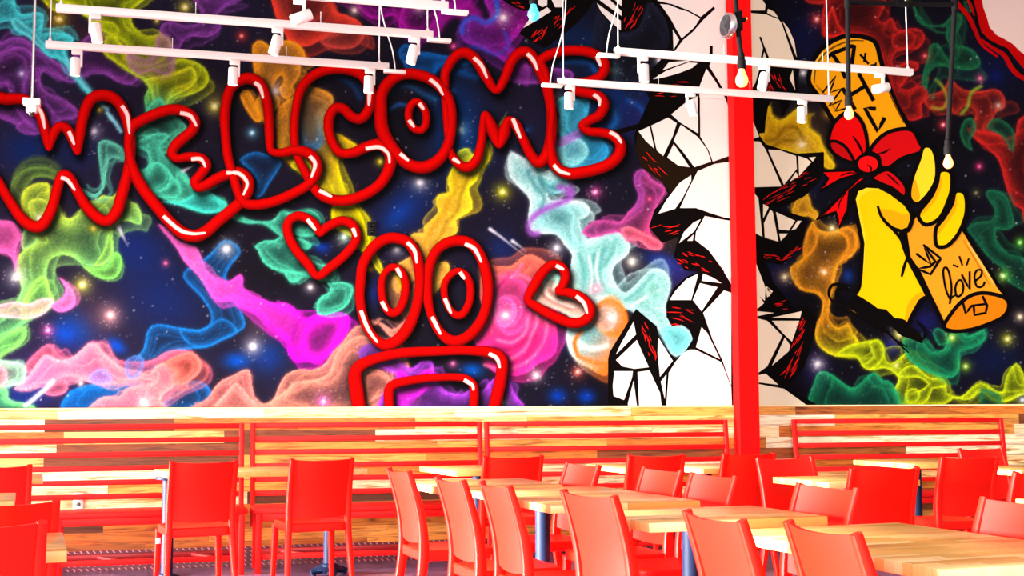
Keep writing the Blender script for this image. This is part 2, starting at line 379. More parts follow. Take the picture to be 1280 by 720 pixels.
# --- left third
smoke('-20 70 8 50 20 46 34 50 46 60 60 70 78 82 92 92 97 100 90 104 78 100 64 92 56 88 50 96 52 108 60 116 76 123 94 134 98 142 92 149 78 150 66 156 58 164 44 168 30 162 16 154 0 148 -25 140', PUR, PURF, .55, .9, 7, echo=(12, 20))
smoke('-15 78 10 62 24 58 38 64 44 78 36 94 31 108 33 122 42 130 56 128 66 138 67 150 56 160 44 158 30 150 20 138 12 118 8 104 -4 108 -20 112', PUR, PURF, .25, .8, 5, echo=(9,))
smoke('90 76 102 52 120 38 134 40 148 50 158 62 172 78 178 90 170 102 160 106 146 102 130 93 114 93 100 98', PUR, PURF, .55, .85, 6)
smoke('245 -6 252 14 250 28 230 32 214 26 203 30 199 42 206 52 216 62 224 62 230 50 242 45 258 47 272 40 277 30 270 20 284 6 310 -8', (130, 60, 160), PURF, .6, .9, 6, echo=(8,))
smoke('20 160 30 150 44 160 56 158 66 150 62 162 50 167 34 168', PUR, PURF, .5, .9, 4)
YG, YGF = (185, 215, 20), (62, 78, 14)
smoke('60 -8 80 4 96 14 112 24 126 36 141 46 152 50 158 58 156 70 166 78 182 84 204 76 213 62 213 50 200 43 185 45 172 38 165 28 166 12 190 -14 120 -20', YG, YGF, .75, .95, 9, echo=(12,))
smoke('105 -10 112 18 128 26 142 28 150 40 140 44 124 34 110 22', YG, YGF, .4, .8, 5)
smoke('130 66 133 46 144 47 156 62 166 77 186 84 205 80 222 74 240 76 255 84 261 97 256 109 240 118 224 122 213 130 206 145 194 143 183 139 181 120 186 110 180 100 165 92 148 80', YG, YGF, .75, .95, 7, (60, 190, 120), (30, 70, 50), (210, 100, 195, 142))
smoke('180 100 200 96 222 90 240 84 246 96 240 108 226 116 212 124 206 138 196 138 190 122 188 110', (210, 235, 30), (84, 104, 20), .35, .9, 6, (90, 210, 130), (40, 90, 60), (210, 105, 195, 138))
smoke('158 66 170 70 184 76 196 60 196 46 206 42 213 48 214 62 219 76 216 88 206 94 190 88 176 92 164 86', (158, 100, 160), (96, 90, 70), .35, .7, 5)
smoke('182 140 190 128 200 122 208 134 216 142 230 154 233 162 222 168 215 178 211 190 200 190 186 172 172 172 166 182 170 168 178 156', (70, 200, 150), (20, 66, 52), .6, .9, 6)
smoke('-12 -12 17 -4 19 10 28 18 44 15 54 18 54 30 52 42 62 40 80 41 91 47 90 54 81 58 83 70 89 84 98 98 107 108 116 118 112 120 102 108 90 92 78 76 64 72 52 63 43 50 30 43 17 37 12 26 -12 28', (66, 226, 238), (28, 84, 104), .8, .97, 8, echo=(10,))
smoke('18 22 32 32 44 42 50 50 60 60 48 58 36 46 22 38 16 30', (90, 236, 244), (20, 60, 74), .4, .9, 4)
wisp('84 76 96 94 106 107 116 119 122 126', (110, 235, 245), 4, .9)
for p in ['128 132 134 136', '134 141 139 147', '138 147 144 153', '146 156 151 164']: wisp(p, (130, 215, 230), 2.6, .95)
TE, TEF = (70, 205, 165), (22, 74, 66)
smoke('166 180 184 190 186 206 178 212 168 210 166 222 182 236 200 246 222 256 246 264 264 266 282 262 283 252 268 248 260 240 242 234 232 216 216 205 205 195 200 182 212 170 196 166', TE, TEF, .72, .95, 8, echo=(9,))
smoke('176 234 200 240 217 229 212 214 200 203 186 206 180 220', TE, TEF, .5, .95, 6)
smoke('186 242 206 247 225 246 227 236 219 225 212 222 208 234', TE, TEF, .5, .95, 5)
smoke('215 250 232 252 242 248 241 236 230 222 222 214 220 224 226 238', TE, TEF, .5, .95, 5)
smoke('204 252 232 258 255 266 276 264 282 256 275 250 262 240 250 238 240 244 226 252', (60, 220, 200), (26, 110, 110), .6, .95, 7)
smoke('282 262 294 268 310 275 340 276 352 262 362 266 390 263 402 276 396 292 380 296 362 292 352 296 340 286 328 279 310 279 292 274', TE, TEF, .6, .95, 7)
GN, GNF = (160, 225, 70), (66, 112, 56)
smoke('22 235 14 232 20 212 34 200 52 197 68 203 76 214 72 226 60 222 44 222 30 232', (70, 96, 50), (40, 54, 40), .5, .7, 5, echo=(8,))
smoke('28 262 12 240 22 218 36 210 52 208 68 213 74 226 62 222 44 222 32 236', (104, 150, 60), (50, 72, 46), .5, .8, 5)
smoke('28 264 26 250 30 238 42 230 55 228 62 232 62 246 66 256 75 256 78 268 85 273 95 270 100 262 108 252 120 250 128 244 140 246 152 236 160 250 172 256 177 270 176 281 168 279 160 276 150 278 142 286 140 300 142 318 136 328 120 333 104 330 88 320 74 319 64 324 60 332 58 346 62 365 67 376 60 386 45 392 30 405 10 420 -20 440 -20 396 15 382 27 360 22 345 20 326 30 312 42 305 45 296 30 286', (196, 232, 56), GNF, .8, .97, 9, (110, 205, 120), (48, 104, 74), (60, 250, 110, 345), echo=(12,))
smoke('36 262 36 252 48 248 60 252 60 262 50 276 40 276', (190, 228, 70), (92, 130, 60), .5, .9, 5)
smoke('104 333 120 335 137 328 142 316 150 318 153 330 147 345 134 349 119 345', (120, 220, 90), GNF, .6, .95, 6)
smoke('138 280 141 300 140 318 130 330 118 332 128 316 134 298', (150, 225, 90), GNF, .3, .9, 4)
smoke('30 312 44 305 46 296 40 286 30 288 26 300 28 310', (150, 225, 120), GNF, .5, .9, 5)
smoke('56 345 62 362 67 376 58 388 40 394 28 400 26 384 34 366 44 350', (150, 226, 90), (70, 140, 74), .4, .9, 6)
smoke('-20 440 6 420 20 412 31 408 33 420 24 432 6 442 -20 460', (120, 215, 96), (50, 110, 76), .6, .95, 6)
smoke('100 236 108 238 118 243 127 234 126 216 123 192 124 178 134 175 147 181 155 190 155 200 145 197 136 200 133 216 130 235 120 247 108 244', (90, 205, 170), (30, 74, 70), .6, .95, 6)
smoke('-15 280 10 276 19 281 25 297 20 311 20 340 15 322 5 316 -15 312', (226, 96, 178), (150, 60, 120), .85, .95, 6)
BL, BLF = (18, 120, 210), (20, 34, 70)
smoke('280 300 294 305 301 315 290 330 282 346 292 366 304 395 306 408 296 416 276 426 258 434 240 436 216 440 202 452 182 466 156 478 160 462 170 448 180 435 183 418 190 407 205 406 226 410 250 412 263 404 263 390 252 372 240 360 229 346 234 336 246 330 262 318', BL, BLF, .6, .9, 4, echo=(7, 12))
smoke('225 412 250 413 264 406 276 398 290 404 296 416 276 426 258 434 236 430', BL, BLF, .2, .8, 3)
smoke('82 515 83 494 92 487 106 482 128 478 160 474 176 470 176 515', (10, 110, 200), (14, 70, 140), .85, .95, 6, echo=(9,))
smoke('205 515 212 486 230 478 252 477 264 490 258 506 240 515', (16, 110, 200), (18, 46, 90), .7, .95, 5)
smoke('300 200 318 190 340 196 352 200 348 212 336 230 328 244 318 246 322 228 312 212', BL, BLF, .4, .8, 4)
MG, MGF = (240, 40, 220), (196, 60, 176)
smoke('198 281 206 284 220 299 232 304 246 310 252 323 262 342 284 352 300 343 304 352 303 360 315 368 330 375 345 380 355 378 368 385 380 398 394 393 416 390 432 392 438 402 430 422 416 438 402 453 386 452 368 452 360 440 357 428 345 420 330 405 318 393 300 385 290 376 276 378 265 372 258 360 248 345 230 326 222 310 209 295', (238, 96, 190), (206, 74, 160), .92, .97, 8, (246, 10, 236), (150, 40, 140), (250, 330, 370, 430), echo=(9,))
smoke('378 440 378 418 392 404 412 396 428 400 424 420 410 440 398 450', (230, 20, 220), (72, 34, 70), .75, .9, 7)
wisp('300 386 322 396 345 418 360 432', (120, 30, 120), 3, .5)
wisp('375 398 366 420 372 446', (150, 20, 150), 3, .55)
PK, PKF = (236, 120, 150), (160, 70, 104)
smoke('-15 387 15 377 35 380 52 373 66 374 66 380 58 390 45 397 25 398 -15 394', (250, 190, 200), (226, 150, 160), .55, .85, 5)
smoke('74 347 85 355 94 370 93 382 85 388 74 390 64 382 78 372 82 360', (232, 110, 190), (200, 110, 160), .75, .92, 5)
smoke('30 462 46 440 58 431 66 432 73 443 88 448 104 437 112 428 122 428 132 442 148 450 170 452 190 450 206 441 222 437 240 440 251 452 250 464 240 474 226 482 216 492 204 500 180 480 60 470', (214, 96, 130), (98, 44, 66), .72, .95, 7, echo=(7,))
smoke('18 486 34 471 50 449 58 443 70 449 86 449 100 439 110 430 120 430 129 440 142 452 156 461 172 463 186 468 194 458 206 453 216 455 223 464 223 476 217 484 206 492 201 500 206 507 214 518 114 518 118 503 130 496 150 495 157 486 172 483 186 480 190 476 170 475 150 479 130 481 112 478 98 472 80 471 66 478 52 480 36 487', (240, 140, 160), (190, 80, 150), .85, .97, 7, (240, 140, 140), (176, 84, 110), (50, 470, 200, 470), echo=(9,))
smoke('205 455 220 445 240 440 251 452 250 464 240 474 226 482 214 476 222 466', (232, 110, 100), (88, 36, 30), .75, .95, 7)
smoke('160 448 176 444 180 456 172 470 162 474 156 462', (70, 130, 220), (110, 90, 170), .35, .7, 4)
smoke('112 470 124 461 134 464 140 476 126 480 114 478', (130, 130, 240), (120, 100, 190), .6, .9, 4)
smoke('54 490 68 495 82 490 85 480 78 473 66 478', (226, 110, 140), (150, 66, 90), .75, .95, 5)
smoke('-15 452 14 452 28 455 32 465 28 478 14 482 -15 488', (150, 230, 180), (120, 130, 120), .7, .95, 5)
smoke('-15 456 4 458 9 470 4 482 -15 486', (240, 150, 170), (190, 110, 130), .6, .9, 4)
smoke('-15 485 8 486 9 496 20 503 42 507 44 520 -15 520', (110, 230, 120), (40, 120, 110), .8, .97, 5)
wisp('32 507 50 492 66 477', (220, 225, 255), 3, .95)
smoke('240 512 258 500 268 485 278 475 292 469 303 463 312 463 314 476 318 495 326 503 330 515', (238, 130, 120), (120, 62, 70), .85, .97, 6, echo=(7,))
smoke('268 512 280 494 292 480 298 480 308 492 320 506 320 515', (246, 150, 140), (160, 84, 84), .6, .9, 6)
# --- centre
SA, SAF = (236, 140, 120), (104, 62, 64)
smoke('318 508 340 501 349 482 358 468 374 462 392 462 406 455 416 440 428 428 440 412 450 407 464 412 482 424 502 430 502 515 318 515', SA, SAF, .75, .96, 7, echo=(10,))
smoke('344 512 360 486 372 477 396 474 412 465 418 446 430 430 448 420 470 424 500 440 500 515', (240, 146, 124), (120, 72, 76), .45, .9, 8)
smoke('452 466 466 461 478 464 490 476 488 488 470 498 456 506 452 490', SA, (120, 70, 66), .7, .95, 5)
smoke('448 408 466 400 478 410 488 420 500 418 512 400 522 380 528 360 538 345 530 338 520 352 512 366 506 380 500 390 505 400 490 412 476 404', SA, (130, 84, 76), .7, .95, 6)
RDc, RDF = (232, 60, 40), (112, 36, 34)
smoke('345 -10 342 10 347 25 354 38 360 50 365 58 385 57 400 50 412 45 426 40 440 42 453 48 455 40 450 28 440 22 428 18 420 14 414 4 412 -10', RDc, RDF, .85, .97, 8, echo=(10,))
smoke('400 52 408 44 424 36 440 28 452 34 455 46 450 54 440 60 424 61 408 58', (190, 64, 54), (84, 34, 34), .7, .92, 5)
smoke('350 -8 352 14 362 26 380 28 398 24 408 10 406 -8', (150, 50, 40), (64, 24, 28), .5, .8, 5)
OR = (240, 150, 24)
smoke('316 56 328 51 338 58 348 54 360 50 376 58 382 70 375 78 375 95 366 108 370 118 360 124 352 120 349 110 355 102 352 94 345 100 341 114 350 125 348 140 344 152 346 168 346 182 354 198 370 208 384 222 398 236 417 256 420 285 444 296 460 313 463 300 458 288 450 270 440 262 437 250 430 232 424 212 424 196 440 186 446 182 438 176 420 166 402 164 408 150 415 132 415 119 400 111 384 108 370 114 356 128 340 140 326 150 318 132 326 112 318 92', OR, (120, 84, 46), .85, .97, 7, (252, 236, 10), (140, 124, 40), (370, 150, 420, 230), echo=(8,))
smoke('372 112 388 108 404 114 416 122 414 134 404 144 402 162 404 176 394 186 380 190 372 178 368 150', (214, 150, 50), (84, 66, 50), .5, .85, 6, (30, 110, 190), (40, 50, 70), (390, 120, 385, 185))
smoke('300 118 310 112 318 126 328 148 320 152 308 136', OR, (150, 100, 40), .8, .95, 5)
smoke('363 206 372 214 386 224 390 206 380 198', (250, 226, 20), (170, 140, 30), .8, .95, 5)
smoke('416 258 440 256 452 270 458 290 463 300 461 312 452 314 440 296 418 284', (252, 244, 0), (128, 116, 40), .6, .96, 7)
smoke('462 316 470 318 478 334 479 344 470 336', (230, 230, 30), (140, 140, 30), .7, .9, 4)
glow(462, 336, 4, (250, 190, 20), .95)
smoke('322 312 318 308 330 301 344 300 352 294 360 296 376 298 390 306 384 312 372 310 370 320 384 322 400 330 416 334 420 346 408 352 394 348 380 346 372 352 366 352 358 342 340 336 328 326', TE, TEF, .6, .95, 7, echo=(8,))
smoke('355 338 362 352 366 353 376 347 384 338 396 344 414 354 424 352 440 356 441 366 434 382 420 390 406 394 397 392 396 380 402 370 413 364 408 352 396 346 380 342', TE, TEF, .65, .95, 6)
smoke('606 178 612 188 612 200 600 215 596 226 586 236 590 250 590 262 578 270 570 276 572 288 565 296 550 300 546 312 536 322 530 334 524 346 514 352 498 352 496 332 506 325 522 314 524 305 512 298 518 291 530 292 530 284 540 274 548 264 545 254 548 244 562 240 560 230 562 216 574 200 586 195 598 188', (252, 226, 20), (210, 170, 36), .93, .98, 7, (232, 170, 70), (214, 140, 62), (590, 220, 525, 330), echo=(8,))
wisp('596 204 584 224 576 244 572 262 560 276 552 292 540 308 528 330', (150, 120, 20), 3, .55)
wisp('566 218 570 236 560 252 552 270 540 286 530 306', (180, 140, 20), 3, .5)
smoke('570 196 576 187 586 186 590 196 584 204', (190, 215, 40), (120, 130, 40), .8, .95, 4)
smoke('545 330 556 327 562 334 556 348 545 360 535 372 540 345', (240, 180, 60), (190, 130, 60), .85, .95, 5)
smoke('490 346 497 340 503 352 500 366 492 362', (250, 214, 20), (210, 160, 30), .9, .97, 4)
smoke('483 344 490 340 500 362 502 378 494 388 484 384 480 366', (226, 150, 90), (170, 110, 70), .6, .9, 5)
smoke('604 332 622 333 640 332 652 322 664 318 680 326 692 338 698 356 700 384 695 400 697 430 690 446 672 455 660 465 640 470 618 465 600 440 592 420 606 390 600 372', (240, 110, 84), (190, 74, 84), .92, .98, 8, (250, 40, 150), (222, 40, 130), (640, 350, 650, 430), echo=(8, 15))
smoke('610 372 622 352 640 346 656 354 660 372 664 392 652 412 636 420 622 408 612 392', (246, 70, 150), (170, 40, 120), .6, .92, 6, echo=(7,))
smoke('618 380 626 372 640 374 646 388 642 402 630 410 620 400', (255, 90, 170), (200, 30, 130), .7, .95, 5)
for p in ['600 444 620 452 640 448 656 436 664 420 672 400 668 388', '606 456 630 462 652 456 668 444 680 426 684 404 676 390', '622 425 640 428 656 416 660 398', '652 330 640 345 618 344', '690 350 670 352 650 344 634 346']: wisp(p, (255, 110, 170), 2.4, .75)
for p in ['604 450 626 457 648 451 662 440 670 420', '618 434 640 436 658 424', '636 344 626 356 618 366']: wisp(p, (150, 24, 80), 2.8, .5)
smoke('452 440 470 431 492 440 502 456 516 460 526 452 540 452 543 466 546 476 560 490 580 492 590 484 602 490 610 480 622 470 634 470 642 490 646 518 486 518 480 490 496 470 476 458', (170, 60, 220), (70, 34, 100), .75, .95, 7, echo=(9,))
smoke('498 462 514 472 534 462 542 470 530 490 512 500 498 508 496 490', (214, 30, 214), (130, 30, 130), .75, .92, 6)
smoke('448 440 460 430 474 434 482 446 470 456 456 456', (120, 60, 170), (56, 36, 84), .7, .9, 5)
MV, MVF = (160, 20, 150), (60, 14, 66)
smoke('425 -12 444 4 454 16 464 23 476 24 486 20 496 22 500 36 508 48 516 52 510 34 512 24 524 10 540 -12', MV, MVF, .8, .93, 7, echo=(8,))
smoke('500 24 504 8 520 -8 560 -12 556 8 546 26 532 42 518 46 508 38', MV, (50, 16, 56), .6, .85, 6)
wisp('520 42 536 44 546 30 552 16 566 8 582 14 598 24', MV, 6, .9)
wisp('544 44 552 30 562 20 574 18 584 26 592 36', MV, 5, .8)
wisp('545 -2 562 -4 584 4 598 16', MV, 5, .7)
smoke('576 46 575 34 582 24 596 21 608 26 614 16 606 4 612 -12 656 -12 668 6 676 20 674 28 662 32 652 38 644 48 636 58 648 66 660 80 662 96 640 84 620 70 600 60 584 54', (126, 40, 170), (74, 18, 90), .85, .95, 8, (170, 20, 150), (90, 16, 90), (590, 40, 650, 10), echo=(9,))
wisp('578 40 580 28 592 22 604 28 614 26 622 16 620 0', (30, 90, 210), 3.5, .85)
wisp('586 60 600 60 620 68 636 56 630 40', (40, 70, 190), 3, .6)
smoke('498 66 504 56 512 57 522 64 540 66 560 70 584 66 600 74 580 82 560 78 548 84 540 96 528 90 510 88 504 78', (14, 90, 170), (14, 44, 84), .7, .9, 6)
wisp('545 80 560 88 580 92 596 96', (12, 80, 160), 5, .6); wisp('484 120 496 108 514 108 530 118 544 124', (30, 90, 150), 4, .6)
wisp('488 136 500 130 512 134', (30, 90, 160), 3, .6); wisp('404 94 424 96 440 106 450 122', (20, 80, 150), 4, .5); wisp('456 112 470 130 484 140', (20, 80, 150), 4, .4)
smoke('640 80 660 82 676 84 692 85 712 88 717 96 706 104 690 103 670 105 650 104 636 100', (150, 60, 170), (90, 36, 110), .8, .92, 5)
wisp('702 78 718 76 736 78 744 88', (20, 90, 180), 4, .8); wisp('752 120 764 136 770 150 764 160', (20, 110, 190), 5, .6); wisp('786 126 800 134 806 146', (20, 90, 180), 4, .6)
smoke('694 128 706 120 720 124 736 124 734 144 726 160 740 170 756 178 761 190 752 204 735 212 712 210 697 202 694 188 704 176 696 160 700 144', (84, 210, 232), (30, 110, 140), .85, .96, 7, (40, 160, 220), (30, 110, 150), (700, 190, 755, 190), echo=(8,))
smoke('695 178 706 172 722 172 732 180 734 194 722 206 704 206 696 196', (140, 236, 236), (90, 170, 190), .7, .9, 6)
smoke('696 184 712 178 730 168 724 162 708 170 696 174', (170, 90, 200), (130, 80, 170), .7, .85, 4)
CY, CYF = (196, 250, 240), (92, 196, 196)
smoke('638 190 655 198 662 202 690 215 709 226 710 235 702 240 686 242 688 250 710 250 728 252 737 260 735 270 725 275 728 290 735 299 750 291 765 286 778 292 787 305 785 318 770 330 765 342 772 358 782 366 798 352 810 340 820 335 832 340 839 355 832 385 838 402 855 408 865 420 862 432 845 446 835 436 825 415 802 396 782 386 775 391 760 382 735 380 724 372 715 350 714 330 715 318 705 305 695 293 675 292 664 288 660 275 662 250 650 235 637 220 635 204', CY, CYF, .95, .99, 9, (176, 250, 226), (110, 204, 186), (680, 250, 820, 380), echo=(10, 17))
smoke('672 262 690 256 708 258 718 270 716 288 724 306 716 314 704 300 690 290 676 284', (150, 226, 226), (30, 96, 106), .55, .6, 8)
smoke('690 226 704 222 712 230 704 240 690 242 684 234', (120, 220, 226), (30, 70, 84), .6, .7, 5)
for p in ['660 214 668 232 680 246 676 262', '672 214 680 230 694 236', '690 242 680 236 676 224']: wisp(p, (40, 120, 130), 3, .5)
for p in ['744 318 740 340 746 360', '756 310 750 334 752 356', '770 300 764 318 756 332', '724 318 730 340 728 362', '816 344 800 362 782 376']: wisp(p, (60, 150, 150), 3, .45)
for p in ['748 316 745 338 750 360', '736 320 740 344 738 366', '790 382 806 372 824 362']: wisp(p, (235, 255, 250), 2.2, .7)
smoke('806 364 812 352 822 350 828 362 822 376 812 376', (150, 236, 210), (50, 130, 120), .6, .7, 7)
smoke('830 410 846 408 862 418 862 430 846 444 836 434 828 420', (120, 232, 240), (90, 196, 206), .8, .95, 7)
wisp('700 234 712 238 714 246 700 254 684 260 668 270 660 282 664 292 672 292', (160, 84, 200), 4.2, .85)
wisp('708 242 716 238 712 228', (160, 84, 200), 3, .8)
smoke('712 384 722 378 744 376 764 376 778 390 784 406 776 428 762 452 758 470 740 462 716 446 708 424 710 404', (200, 246, 240), (120, 190, 190), .93, .98, 8, (246, 110, 30), (214, 130, 90), (720, 440, 752, 466), echo=(9,))
smoke('742 386 752 376 766 374 780 384 785 402 778 418 764 420 750 412 742 400', (246, 130, 60), (190, 120, 90), .92, .98, 7, (250, 110, 20), (214, 120, 70), (750, 398, 784, 398))
smoke('744 392 754 384 766 386 772 396 766 410 754 414 746 404', (214, 170, 150), (170, 130, 116), .6, .8, 6)
wisp('718 424 728 432 742 436 758 432', (255, 255, 250), 4, .8); wisp('722 444 718 428 726 414', (246, 110, 30), 3, .9); wisp('724 446 740 452 758 456', (246, 120, 40), 3, .8)
smoke('666 372 672 356 684 342 700 346 696 360 706 366 722 376 734 388 728 398 714 396 694 386 676 380', (252, 214, 196), (214, 150, 130), .97, .98, 5, (140, 220, 206), (120, 200, 180), (690, 366, 694, 344))
for p in ['676 354 680 370 696 380 714 386', '690 352 688 364 700 372 718 378 730 388']: wisp(p, (150, 90, 80), 2.6, .6)
for p in ['680 352 684 368 700 378 716 384']: wisp(p, (255, 245, 236), 2.2, .8)
smoke('728 290 740 278 755 275 775 277 785 265 795 255 800 240 793 225 796 215 805 212 815 224 832 236 822 256 812 282 816 296 828 304 826 311 812 311 800 301 786 301 776 291 756 293 740 297', (190, 70, 150), (80, 36, 76), .8, .95, 6, (240, 70, 120), (160, 50, 90), (790, 270, 815, 305))
smoke('792 224 796 214 806 212 800 224 806 244 798 260 788 268 798 248', (150, 60, 150), (70, 30, 84), .5, .85, 4)
smoke('776 286 790 284 806 292 818 298 828 305 825 312 812 311 798 300 784 300', (250, 110, 130), (200, 70, 100), .6, .92, 4)
# --- right side
smoke('952 140 962 122 964 142 975 151 988 142 1002 132 1008 138 1011 160 1024 170 1030 185 1038 198 1044 206 1040 212 1028 208 1010 198 984 190 952 186', (240, 190, 20), (196, 140, 18), .9, .96, 7, echo=(8, 15))
for p in ['958 176 972 172 980 160 996 160 1004 176', '966 184 978 176 992 176']: wisp(p, (120, 84, 10), 2.6, .6)
OG, OGF = (236, 150, 24), (110, 66, 24)
smoke('990 262 998 246 1010 242 1014 258 1022 266 1020 276 1010 270 994 272', (240, 170, 30), (160, 104, 24), .85, .95, 6)
smoke('1016 276 1020 284 1032 290 1046 288 1060 285 1069 290 1072 306 1064 321 1050 328 1045 342 1042 360 1038 376 1036 398 1048 410 1060 404 1066 416 1074 428 1066 442 1052 446 1036 442 1022 430 1019 412 1026 394 1028 376 1018 366 1000 362 990 348 988 334 1004 322 1008 306 1008 292', OG, OGF, .8, .96, 6, (244, 226, 20), (110, 96, 20), (1040, 400, 1050, 442), echo=(8,))
smoke('1046 288 1060 284 1070 290 1072 306 1064 321 1050 326 1060 310 1056 296', (226, 140, 24), (84, 52, 24), .6, .9, 5)
smoke('1008 292 1014 284 1022 296 1018 312 1006 322 1004 308', (220, 136, 24), (90, 56, 20), .5, .9, 4)
LG, LGF = (196, 220, 20), (66, 78, 12)
smoke('1046 444 1060 432 1076 428 1092 425 1103 430 1106 446 1113 455 1126 446 1136 438 1148 441 1158 456 1166 464 1176 470 1183 479 1184 491 1200 496 1213 486 1226 478 1240 485 1253 490 1258 470 1270 454 1278 464 1288 482 1320 478 1320 486 1284 492 1270 497 1256 503 1240 500 1226 490 1211 500 1191 498 1180 506 1160 509 1140 506 1124 505 1117 490 1123 472 1106 460 1090 463 1078 458 1070 446', LG, LGF, .7, .95, 5, echo=(7,))
smoke('1086 430 1096 424 1104 432 1105 446 1096 458 1086 462 1078 456 1092 446', LG, LGF, .4, .85, 4)
smoke('1122 470 1130 460 1142 456 1152 464 1162 472 1180 474 1182 484 1166 486 1160 500 1146 508 1130 504 1136 492 1150 488 1160 480 1148 472 1134 472', LG, (60, 80, 16), .45, .9, 4)
smoke('1132 500 1134 488 1146 486 1150 496 1142 504', LG, (60, 80, 16), .4, .9, 3)
GD, GDF = (26, 150, 96), (10, 52, 44)
smoke('1017 515 1018 476 1026 464 1040 468 1055 480 1068 485 1080 474 1092 465 1104 475 1116 480 1118 515', GD, GDF, .75, .92, 6, echo=(6,))
smoke('1128 424 1140 420 1154 427 1165 440 1180 436 1186 420 1196 410 1210 420 1230 412 1231 425 1216 435 1200 440 1199 462 1190 472 1174 470 1150 460 1134 446', GD, GDF, .7, .9, 6)
smoke('1166 416 1172 410 1182 416 1184 428 1174 432', GD, GDF, .5, .8, 3)
smoke('1225 500 1226 486 1236 488 1250 494 1250 508 1230 510', (30, 110, 70), (10, 40, 30), .6, .8, 5)
RR, RRF = (186, 30, 26), (60, 11, 13)
smoke('1030 6 1040 -12 1102 -12 1105 10 1098 24 1106 28 1115 22 1120 34 1126 38 1140 35 1152 38 1156 48 1149 60 1136 62 1121 65 1115 76 1120 83 1136 76 1147 79 1148 86 1138 93 1130 104 1126 110 1136 112 1150 106 1158 112 1160 120 1152 131 1153 145 1145 150 1132 150 1120 140 1110 110 1098 62 1085 46 1060 42 1045 48 1030 46 1027 36', RR, RRF, .8, .9, 5, echo=(8,))
smoke('1116 44 1132 38 1144 44 1142 56 1128 62 1116 58', RR, (50, 10, 14), .4, .8, 4)
smoke('1030 40 1040 8 1048 30 1056 42 1040 46', (240, 40, 30), RRF, .4, .9, 4)
smoke('1158 120 1180 112 1186 98 1195 105 1205 112 1225 114 1244 111 1255 120 1256 134 1246 140 1240 150 1234 162 1246 166 1256 180 1268 190 1262 200 1240 184 1222 176 1214 160 1220 140 1206 132 1195 143 1185 135 1166 138 1156 130', (172, 40, 30), RRF, .75, .9, 5, echo=(7,))
smoke('1208 160 1218 172 1232 184 1248 200 1258 234 1270 258 1300 254 1300 146 1273 150 1270 166 1258 172 1248 168 1228 164', RR, (60, 12, 14), .8, .92, 6, echo=(8,))
wisp('1166 134 1178 136 1184 124 1178 108 1170 100', (150, 150, 40), 2.4, .8); wisp('1202 142 1210 132 1214 116 1226 108', (130, 160, 40), 2.4, .8)
RG, RGF = (24, 100, 60), (12, 34, 26)
smoke('1140 2 1150 20 1160 31 1180 30 1190 18 1200 17 1203 28 1196 40 1193 55 1206 58 1219 65 1226 80 1212 88 1190 85 1170 82 1159 95 1160 112 1152 104 1155 88 1160 70 1162 58 1172 54 1181 68 1188 76 1188 60 1182 45 1183 34 1160 33 1147 26', RG, RGF, .7, .88, 5)
smoke('1200 166 1206 150 1216 148 1220 162 1212 176 1216 188 1206 182', RG, RGF, .6, .9, 4)
smoke('1234 160 1242 148 1256 152 1268 166 1266 190 1258 178 1250 168', RG, RGF, .5, .8, 4)
smoke('1232 242 1240 237 1258 245 1265 265 1268 281 1258 288 1246 286 1246 300 1262 318 1279 322 1292 345 1300 372 1260 352 1258 340 1236 322 1216 296 1209 286 1220 278 1240 275 1243 262', (20, 96, 62), (12, 38, 32), .75, .88, 5, echo=(7,))
smoke('1205 1 1216 4 1218 14 1208 13', RG, RGF, .5, .8, 3)
# shading of the dark eye-shaped void beside the white figure
smoke('744 30 752 8 776 40 800 34 812 4 832 24 841 48 838 70 824 88 800 100 786 112 770 100 748 78 740 54', (26, 30, 48), (17, 17, 24), .8, .9, 7)

